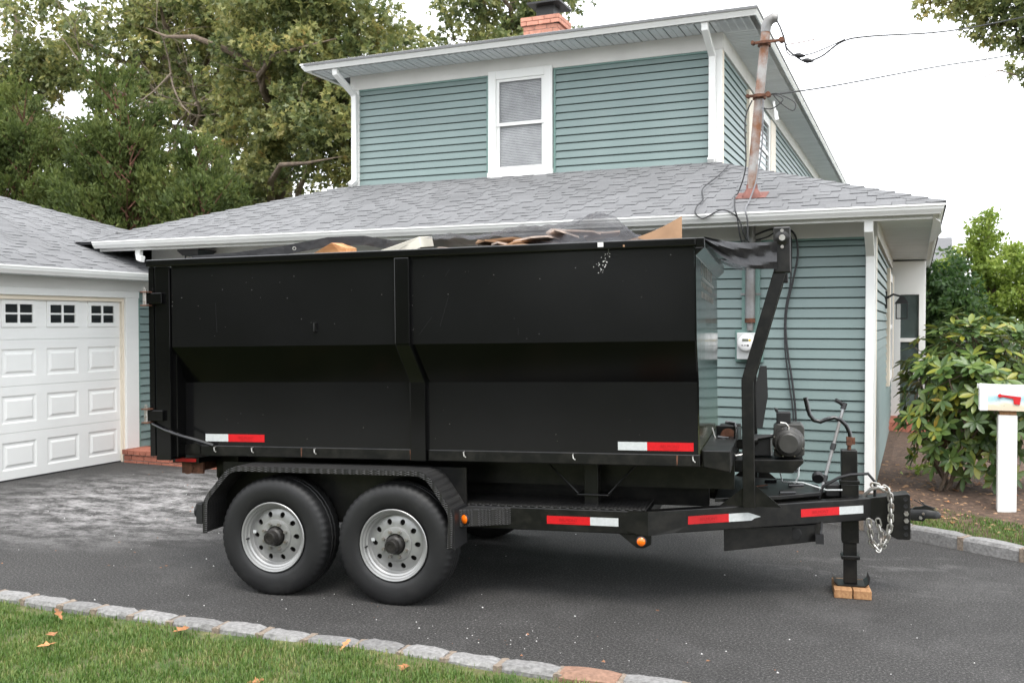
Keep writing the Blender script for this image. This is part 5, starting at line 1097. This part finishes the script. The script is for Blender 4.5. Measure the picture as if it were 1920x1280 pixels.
# cedars in front of the oaks
CG = 'cedars behind the garage'
def cedar(label, base, h, rw, n, lean=0.):
    t = thing('cedar_tree', label, 'tree', base, CG); b = Vector(base); nt_ = 5
    for k in range(nt_):
        a = 2.1 * k + random.random(); o_ = Vector((math.cos(a), math.sin(a), 0)) * .16 + Vector((random.gauss(0, .12), 0, 0))
        obj('trunk', MB().tube([b + o_ * .3, b + o_ * 1.2 + Vector((0, 0, h * .3)), b + o_ * 2.0 + Vector((lean, 0, h * .6)), b + o_ * 1.6 + Vector((lean, 0, h * .86))], [.06, .045, .03, .01], 7), 'bark_red', t, base, smooth=True)
    lead = [(Vector((random.gauss(0, .55), random.gauss(0, .4), 0)), random.uniform(.78, 1.)) for _ in range(4)]; lead[0] = (Vector((0, 0, 0)), 1.)
    br = MB(); P = []; D = []
    for k in range(n):
        f = random.uniform(.4, 1) ** .9; lo_, lh = random.choice(lead); z = h * lh * f; rmax = rw * (1 - ((f - .42) / .66) ** 3 if f > .42 else .55 + .45 * (f / .42)) ; a = random.uniform(0, 2 * math.pi); rmax = max(.15, rmax * (.72 + .2 * math.sin(a * 3 + z * 1.7) + random.uniform(-.15, .15)))
        c = b + lo_ * f + Vector((lean * f, 0, z - rmax * .6)); e_ = b + lo_ * f + Vector((lean * f + math.cos(a) * rmax, math.sin(a) * rmax, z + rmax * .35)); e_ += Vector((random.gauss(0, .12), random.gauss(0, .12), random.gauss(0, .15)))
        if k % 2 == 0: br.tube([c + Vector((0, 0, -.2)), c.lerp(e_, .5) + Vector((0, 0, -.08)), e_], [.022, .014, .004], 4)
        m_ = 34; t_ = RNG.uniform(.45, 1.08, m_) ** .8; base_ = np.array(c)[None] + (np.array(e_ - c))[None] * t_[:, None] + RNG.normal(0, .13, (m_, 3)) * (1.15 - .5 * t_)[:, None]
        dd = np.array((e_ - c).normalized())[None] * .6 + np.array([0, 0, .75])[None] + RNG.normal(0, .42, (m_, 3)); P.append(np.repeat(base_, 3, 0)); D.append(np.repeat(dd, 3, 0) + RNG.normal(0, .45, (m_ * 3, 3)))
    P = np.concatenate(P); D = np.concatenate(D); nn_ = len(P)
    obj('limbs', br, 'bark_red', t, base, kind='stuff')
    o = leaf_mesh('crown', P, D, RNG.uniform(.1, .2, nn_), RNG.uniform(.03, .055, nn_), 'cedar', t, base); o['kind'] = 'stuff'
cedar('tallest cedar with a loose rounded top, above the meeting of the two roofs', (-18.9, 18.2, 0), 8.0, 1.75, 330, .2)
cedar('broad cedar rising above the garage ridge at the picture edge', (-22.4, 18.5, 0), 8.1, 1.7, 290)
cedar('lower cedar spreading close behind the lower house roof', (-16.6, 18.4, 0), 6.3, 1.5, 250, .3)
cedar('slim cedar standing between the broad cedar and the tallest one', (-20.7, 19.2, 0), 7.2, 1.3, 190)
cedar('cedar at the far side of the broad one', (-25.2, 19.5, 0), 8.6, 1.8, 200)
# right hand side: hedge, light green maple, house far behind
tree('evergreen_shrub', 'dense dark green shrub just past the house eave', (1.0, 18.6, 0), [(1.0, 18.6, 0), (1.0, 18.6, 1), (1.0, 18.6, 2)], .07, ell_clumps((.5, 18.6, 1.65), (.52, .8, 1.35), 70, (.25, .42), .3, .2), 230, .11, 'hedge', 'shrubs beyond the planting bed', limbs=6, tuft=5, cat='shrub')
tree('evergreen_shrub', 'lower leafy shrub behind the mailbox', (2.3, 17.6, 0), [(2.3, 17.6, 0), (2.3, 17.6, .8), (2.3, 17.6, 1.6)], .06, ell_clumps((2.1, 17.6, .95), (1.0, .8, .8), 56, (.25, .42), .3, .2), 190, .11, 'hedge', 'shrubs beyond the planting bed', limbs=6, tuft=5, cat='shrub')
tree('evergreen_shrub', 'shrub with long shoots filling the gap beneath the maple', (.95, 15.6, 0), [(.95, 15.6, 0), (.95, 15.6, .7), (.95, 15.6, 1.3)], .05, ell_clumps((.9, 15.6, 1.05), (.7, .6, .85), 46, (.2, .36), .3, .2), 200, .1, 'hedge', 'shrubs beyond the planting bed', limbs=8, tuft=5, cat='shrub')
tree('maple_tree', 'light yellow-green maple with layered foliage behind the shrubs', (1.6, 26, 0), [(1.6, 26, 0), (1.58, 26, 2), (1.6, 26, 4.2)], .09,
     [((1.55 + dx * .9, 26 + random.uniform(-.6, .6), z), r_) for z, w_, k in ((1.6, 1.7, 26), (2.0, 1.7, 30), (2.4, 1.6, 28), (2.8, 1.5, 26), (3.2, 1.25, 20), (3.55, .9, 12), (3.85, .5, 6), (4.15, .2, 3), (4.4, .1, 2)) for dx, r_ in [(random.uniform(-w_, w_), random.uniform(.16, .32)) for _ in range(k)]], 420, .12, 'lime', None, limbs=24, tuft=5, droop=.1)
tree('maple_tree', 'second light green maple at the picture edge above the mailbox', (4.2, 25, 0), [(4.2, 25, 0), (4.2, 25, 2), (4.2, 25, 3.8)], .09, ell_clumps((3.0, 25, 2.4), (1.5, .9, 1.5), 90, (.2, .38), .2), 380, .12, 'lime', None, limbs=16, tuft=5, droop=.1)
nb = (2., 34, 0); nbr = thing('neighbour_house', 'neighbouring house showing only a grey roof beyond the shrubs', 'house', nb)
obj('wall', MB().box(-4, 1.0, 32.5, 40, 0, 2.3), 'frieze', nbr, nb); obj('roof', MB().prism([(-4.4, 32, 2.2), (1.1, 32, 2.2), (1.1, 36, 4.75), (-4.4, 36, 4.75)], (0, .2, -.15)), 'shingle', nbr, nb)
# rhododendron: whorls of big leaves
RB = (.42, 10.05, .15); rh = thing('rhododendron', 'rhododendron bush with big glossy leaves, some yellow, between the house corner and mailbox', 'shrub', RB)
st = MB(); whorls = []
for k in range(430):
    u = unit(1)[0]; rr_ = random.uniform(.5, 1.02); u[2] = u[2] * (1.12 if u[2] < 0 else 1); p = Vector((.55 + u[0] * .8 * rr_, 10.15 + u[1] * .6 * rr_, 1.12 + u[2] * .80 * rr_))
    if p.x < -.3 and p.y > 9.85 or p.z < .32 or (p.y > 10.4 and random.random() < .5): continue
    if p.x < WX + .16 + .1: p.x = WX + .28
    if p.z < .7 and abs(p.x - .3) > .5 and random.random() < .3: continue
    whorls.append((p, Vector((u[0] * .7, u[1] * .7, u[2] * .5 + .55)).normalized()))
for i in range(9):
    a = random.uniform(0, 6.28); e_ = Vector((.45 + .5 * math.cos(a), 10.12 + .35 * math.sin(a), random.uniform(.9, 1.5))); b_ = Vector((.30 + random.gauss(0, .05), 10.08 + random.gauss(0, .05), .12)); m1 = b_.lerp(e_, .4) + Vector((random.gauss(0, .08), random.gauss(0, .08), -.05))
    st.tube([b_, m1, e_], [.02, .014, .006], 7)
    for w_ in random.sample(whorls, 12): st.tube([m1.lerp(e_, random.random()), e_.lerp(w_[0], .5) + Vector((random.gauss(0, .05), random.gauss(0, .05), random.gauss(0, .05))), w_[0]], [.009, .007, .004], 5)
obj('stems', st, 'bark', rh, RB, smooth=True, kind='stuff')
leafs = []
for p, ax in whorls:
    sd = ax.cross(Vector((.3, .2, .9))).normalized(); up_ = ax.cross(sd).normalized(); n_ = random.choice((6, 7, 8, 9)); dr_ = random.uniform(-.15, .75)
    for k in range(n_):
        a = 2 * math.pi * k / n_ + random.gauss(0, .15); d = (sd * math.cos(a) + up_ * math.sin(a)) * 1.0 + ax * random.uniform(.15, .75); d.z -= dr_ * .6; d.normalize(); leafs.append((p, d, ax, random.uniform(.10, .165)))
def rleaf(p, d, ax, ln_):
    s_ = d.cross(ax).normalized(); n_ = s_.cross(d).normalized(); vs = []; fs = []
    for i, (t, w_) in enumerate(((0, .02), (.12, .05), (.4, .16), (.68, .165), (.9, .085), (1, .01))):
        c = p + d * ln_ * t + n_ * (-.16 * ln_ * t * t); 
        vs += [c + s_ * w_ * ln_ + n_ * .03 * ln_, c - n_ * .0, c - s_ * w_ * ln_ + n_ * .03 * ln_]
    for i in range(5):
        for j in range(2): fs.append((i * 3 + j, i * 3 + j + 1, (i + 1) * 3 + j + 1, (i + 1) * 3 + j))
    return vs, fs
leafs.sort(key=lambda q: (q[0] + q[1] * .08 - Vector((0, 0, 1.8))).length)
big = MB()
for i, q_ in enumerate(leafs):
    vs, fs = rleaf(*q_)
    if i < 300: obj('leaf', MB().add(vs, fs), 'rhodo', rh, RB, smooth=True)
    else: big.add(vs, fs)
obj('foliage', big, 'rhodo', rh, RB, smooth=True, kind='stuff')
# small seedlings on the bed
for x, y, lb_ in ((.05, 10.9, 'small green seedling in the bare soil near the house corner'),):
    sg = thing('seedling', lb_, 'plant', (x, y, bed_z(x, y))); P = np.array([(x, y, bed_z(x, y) + .05)] * 40) + RNG.normal(0, .08, (40, 3)) * np.array([1, 1, .3]); leaf_mesh('leaves', P, unit(40) + np.array([0, 0, .4]), .07, .035, 'lime', sg, (x, y, bed_z(x, y)))
# ---------------------------------------------------------------- lawn grass, thin grass by the bed kerb
def grass(name, label, pts, hmin, hmax):
    n = len(pts); a = RNG.uniform(0, 2 * np.pi, n); lean = RNG.uniform(.1, .9, n); h = RNG.uniform(hmin, hmax, n) * RNG.choice([.6, 1., 1.], n); w_ = RNG.uniform(.0016, .0034, n)
    d = np.stack([np.cos(a), np.sin(a), np.zeros(n)], 1); s_ = np.stack([-np.sin(a), np.cos(a), np.zeros(n)], 1); b0 = pts; up = np.array([0, 0, 1.])
    m_ = b0 + up * (h * .55)[:, None] + d * (h * lean * .25)[:, None]; tp_ = b0 + up * (h * (1 - .35 * lean))[:, None] + d * (h * lean * .8)[:, None]
    V = np.stack([b0 + s_ * w_[:, None], b0 - s_ * w_[:, None], m_ - s_ * (w_ * .8)[:, None], m_ + s_ * (w_ * .8)[:, None], tp_], 1).reshape(-1, 3); k = np.arange(n)[:, None] * 5
    F = np.concatenate([k + np.array([[0, 1, 2]]), k + np.array([[0, 2, 3]]), k + np.array([[3, 2, 4]])], 0); o = fast_mesh(name, V, F, 'grass'); o['kind'] = 'stuff'; o['label'] = label; o['category'] = 'grass'
n = 120000; x = RNG.uniform(-6.6, -.7, n); dd_ = RNG.uniform(.0, 1.55, n) ** 1.0
clump = np.sin(x * 7.3 + dd_ * 3) * np.sin(x * 2.9 - dd_ * 8.1) + np.sin(x * 17 + 2) * .4
keep = RNG.uniform(0, 1, n) < np.clip(.72 + .35 * clump - .45 * (dd_ < .09), .12, 1); x, dd_, clump = x[keep], dd_[keep], clump[keep]
y = np.array([at(KF, v_) for v_ in x]) - .075 - dd_; z = np.array([lawn_z(a, b + .035) for a, b in zip(x, dd_)])
grass('lawn_grass', 'mown green lawn grass with dry patches in front of the kerb', np.stack([x, y, z], 1), .022, .055)
n = 16000; x = RNG.uniform(-.1, 2.6, n); dd_ = RNG.uniform(.0, 1, n) ** 1.6 * .62; keep = RNG.uniform(0, 1, n) < np.clip(.6 + .5 * np.sin(x * 5 + 1) * np.sin(dd_ * 9 + x * 2) + np.where(x > .55, .3, -.15), .05, 1); x, dd_ = x[keep], dd_[keep]
y = np.array([at(KR, v_) for v_ in x]) + .09 + dd_; z = np.array([bed_z(a, b) for a, b in zip(x, y)]) - .004
grass('verge_grass', 'thin patchy grass strip behind the kerb below the mailbox', np.stack([x, y, z], 1), .02, .05)
# ---------------------------------------------------------------- fallen leaves and crumbs
def dead_leaf(x, y, z, sc, lb_, m='deadleaf', tilt=0.):
    mb = MB(); out_ = [(0, 0), (.25, .22), (.38, .1), (.55, .5), (.68, .16), (.85, .25), (1, 0), (.85, -.22), (.68, -.14), (.55, -.46), (.38, -.12), (.25, -.2)]; a = random.uniform(0, 6.28); c_, s_ = math.cos(a), math.sin(a); pts = []
    for u_, v_ in out_: h = .25 * abs(v_) ** 1.3 + random.uniform(0, .1) + tilt * u_; pts.append((sc * ((u_ - .5) * c_ - v_ * s_ * .8), sc * ((u_ - .5) * s_ + v_ * c_ * .8), sc * h))
    mid = [(sc * (t - .5) * c_, sc * (t - .5) * s_, sc * (.04 + tilt * t)) for t in (.2, .5, .8)]
    V = pts + mid; f = [(0, 1, 12), (1, 2, 12), (2, 13, 12), (2, 3, 13), (3, 4, 13), (4, 14, 13), (4, 5, 14), (5, 6, 14), (6, 7, 14), (7, 8, 14), (8, 13, 14), (8, 9, 13), (9, 10, 13), (10, 12, 13), (10, 11, 12), (11, 0, 12)]
    o = obj('fallen_leaf', MB().add(V, f), m); o.location = (x, y, z); return tag(o, lb_, 'leaf', 'dry leaves lying about')
dead_leaf(-3.8, 4.13, .065, .12, 'large curled tan leaf on the lawn beside the kerb'); dead_leaf(-4.30, 3.66, .06, .10, 'crumpled dark orange leaf deep in the lawn'); dead_leaf(-4.42, 3.80, .06, .09, 'curled tan leaf just behind the crumpled dark orange one')
dead_leaf(-2.36, 4.12, .065, .09, 'narrow orange leaf on the lawn by the kerb, farthest from the garage'); dead_leaf(-2.79, 4.25, .06, .07, 'brown leaf leaning against the kerb stones', tilt=.6); dead_leaf(-2.94, 3.70, .05, .1, 'reddish brown leaf at the lower edge of the picture')
dead_leaf(-4.62, 4.02, .06, .07, 'small orange leaf standing upright in the lawn', tilt=.8)
for i in range(16):
    x, y = random.uniform(-.2, 1.1), 0; y = at(KR, x) + random.uniform(.25, 2.4); dead_leaf(x, y, bed_z(x, y) + .005, random.uniform(.05, .1), 'dry orange rhododendron leaf lying on the bare soil')
for i in range(9): dead_leaf(*random.choice(((-8.3, 8.9), (-5.2, 5.6), (-6.1, 6.2), (-2.2, 5.3), (-1.2, 5.4), (-.6, 7.9))), .002, random.uniform(.02, .035), 'tiny scrap of dry leaf on the asphalt')
for i, o in enumerate([o for o in COL.objects if o.get('label') == 'tiny scrap of dry leaf on the asphalt']): o.location.x += random.uniform(-.5, .5); o.location.y += random.uniform(-.4, .4)
def crumbs(name, label, n, f, rmin, rmax, m):
    mb = MB()
    for i in range(n):
        x, y = f(); r_ = rmin + (rmax - rmin) * random.random() ** 4; a = random.random() * 3
        mb.add([(x + r_ * math.cos(a + k * 2.09), y + r_ * .7 * math.sin(a + k * 2.09), .0005) for k in range(3)] + [(x, y, r_ * .9)], [(0, 1, 3), (1, 2, 3), (2, 0, 3)])
    o = obj(name, mb, m); o['kind'] = 'stuff'; o['label'] = label; o['category'] = 'debris'
def fa():
    while True:
        x, y = random.choice(((random.gauss(-2.2, .8), random.gauss(4.95, .25)), (random.gauss(-4.8, 1.3), random.gauss(5.6, .7)), (random.uniform(-9.2, .8), random.uniform(4.55, 8.8)), (random.gauss(-7.4, 1), random.gauss(7.8, .8))))
        if -9.3 < x < 1.5 and at(KF, x) + .12 < y < 9: return x, y
crumbs('plaster_crumbs', 'scattered white plaster crumbs on the asphalt', 560, fa, .0012, .0085, 'crumb'); crumbs('wood_crumbs', 'scattered brown chips on the asphalt', 60, fa, .003, .016, 'crumb2')
def fb():
    x = random.uniform(-.35, 2.5); return x, at(KR, x) + random.uniform(.3, 3)
mb = MB()
for i in range(700):
    x, y = fb(); z = bed_z(x, y); r_ = random.uniform(.004, .02); a = random.random() * 6; mb.add([(x + r_ * math.cos(a + k * 1.57) * (1.6 if k % 2 else .6), y + r_ * math.sin(a + k * 1.57), z) for k in range(4)] + [(x, y, z + r_ * .7)], [(0, 1, 4), (1, 2, 4), (2, 3, 4), (3, 0, 4)])
o = obj('bark_chips', mb, 'card'); o['kind'] = 'stuff'; o['label'] = 'bark chips strewn over the planting bed'; o['category'] = 'mulch'
# ---------------------------------------------------------------- unseen trees added across the street to darken the dumpster's reflections
P = []; D = []
for i in range(330):
    c = np.array([RNG.uniform(-34, 26), RNG.uniform(-21, -15), RNG.uniform(.3, 6.5)]); k = 34; P.append(c + RNG.normal(0, .8, (k, 3))); D.append(unit(k))
P = np.concatenate(P); P[:, 2] = np.maximum(P[:, 2], .05); o = leaf_mesh('added_roadside_wood', P, np.concatenate(D), .95, .7, 'darkwood'); o['kind'] = 'stuff'; o['label'] = 'added mass of unseen roadside trees across the street'; o['category'] = 'wood'

P = []; D = []
for i in range(560):
    c = np.array([RNG.uniform(-58, -9), RNG.uniform(38, 46), 0.]); c[2] = RNG.uniform(.5, 8.5 + 2.0 * math.sin(c[0] * .5) + 1.2 * math.sin(c[0] * 1.3)); k = 60; P.append(c + RNG.normal(0, .75, (k, 3))); D.append(unit(k))
o = leaf_mesh('far_wood', np.concatenate(P), np.concatenate(D), .42, .26, 'oak'); o['kind'] = 'stuff'; o['label'] = 'far-off belt of woodland glimpsed between the oaks'; o['category'] = 'wood'
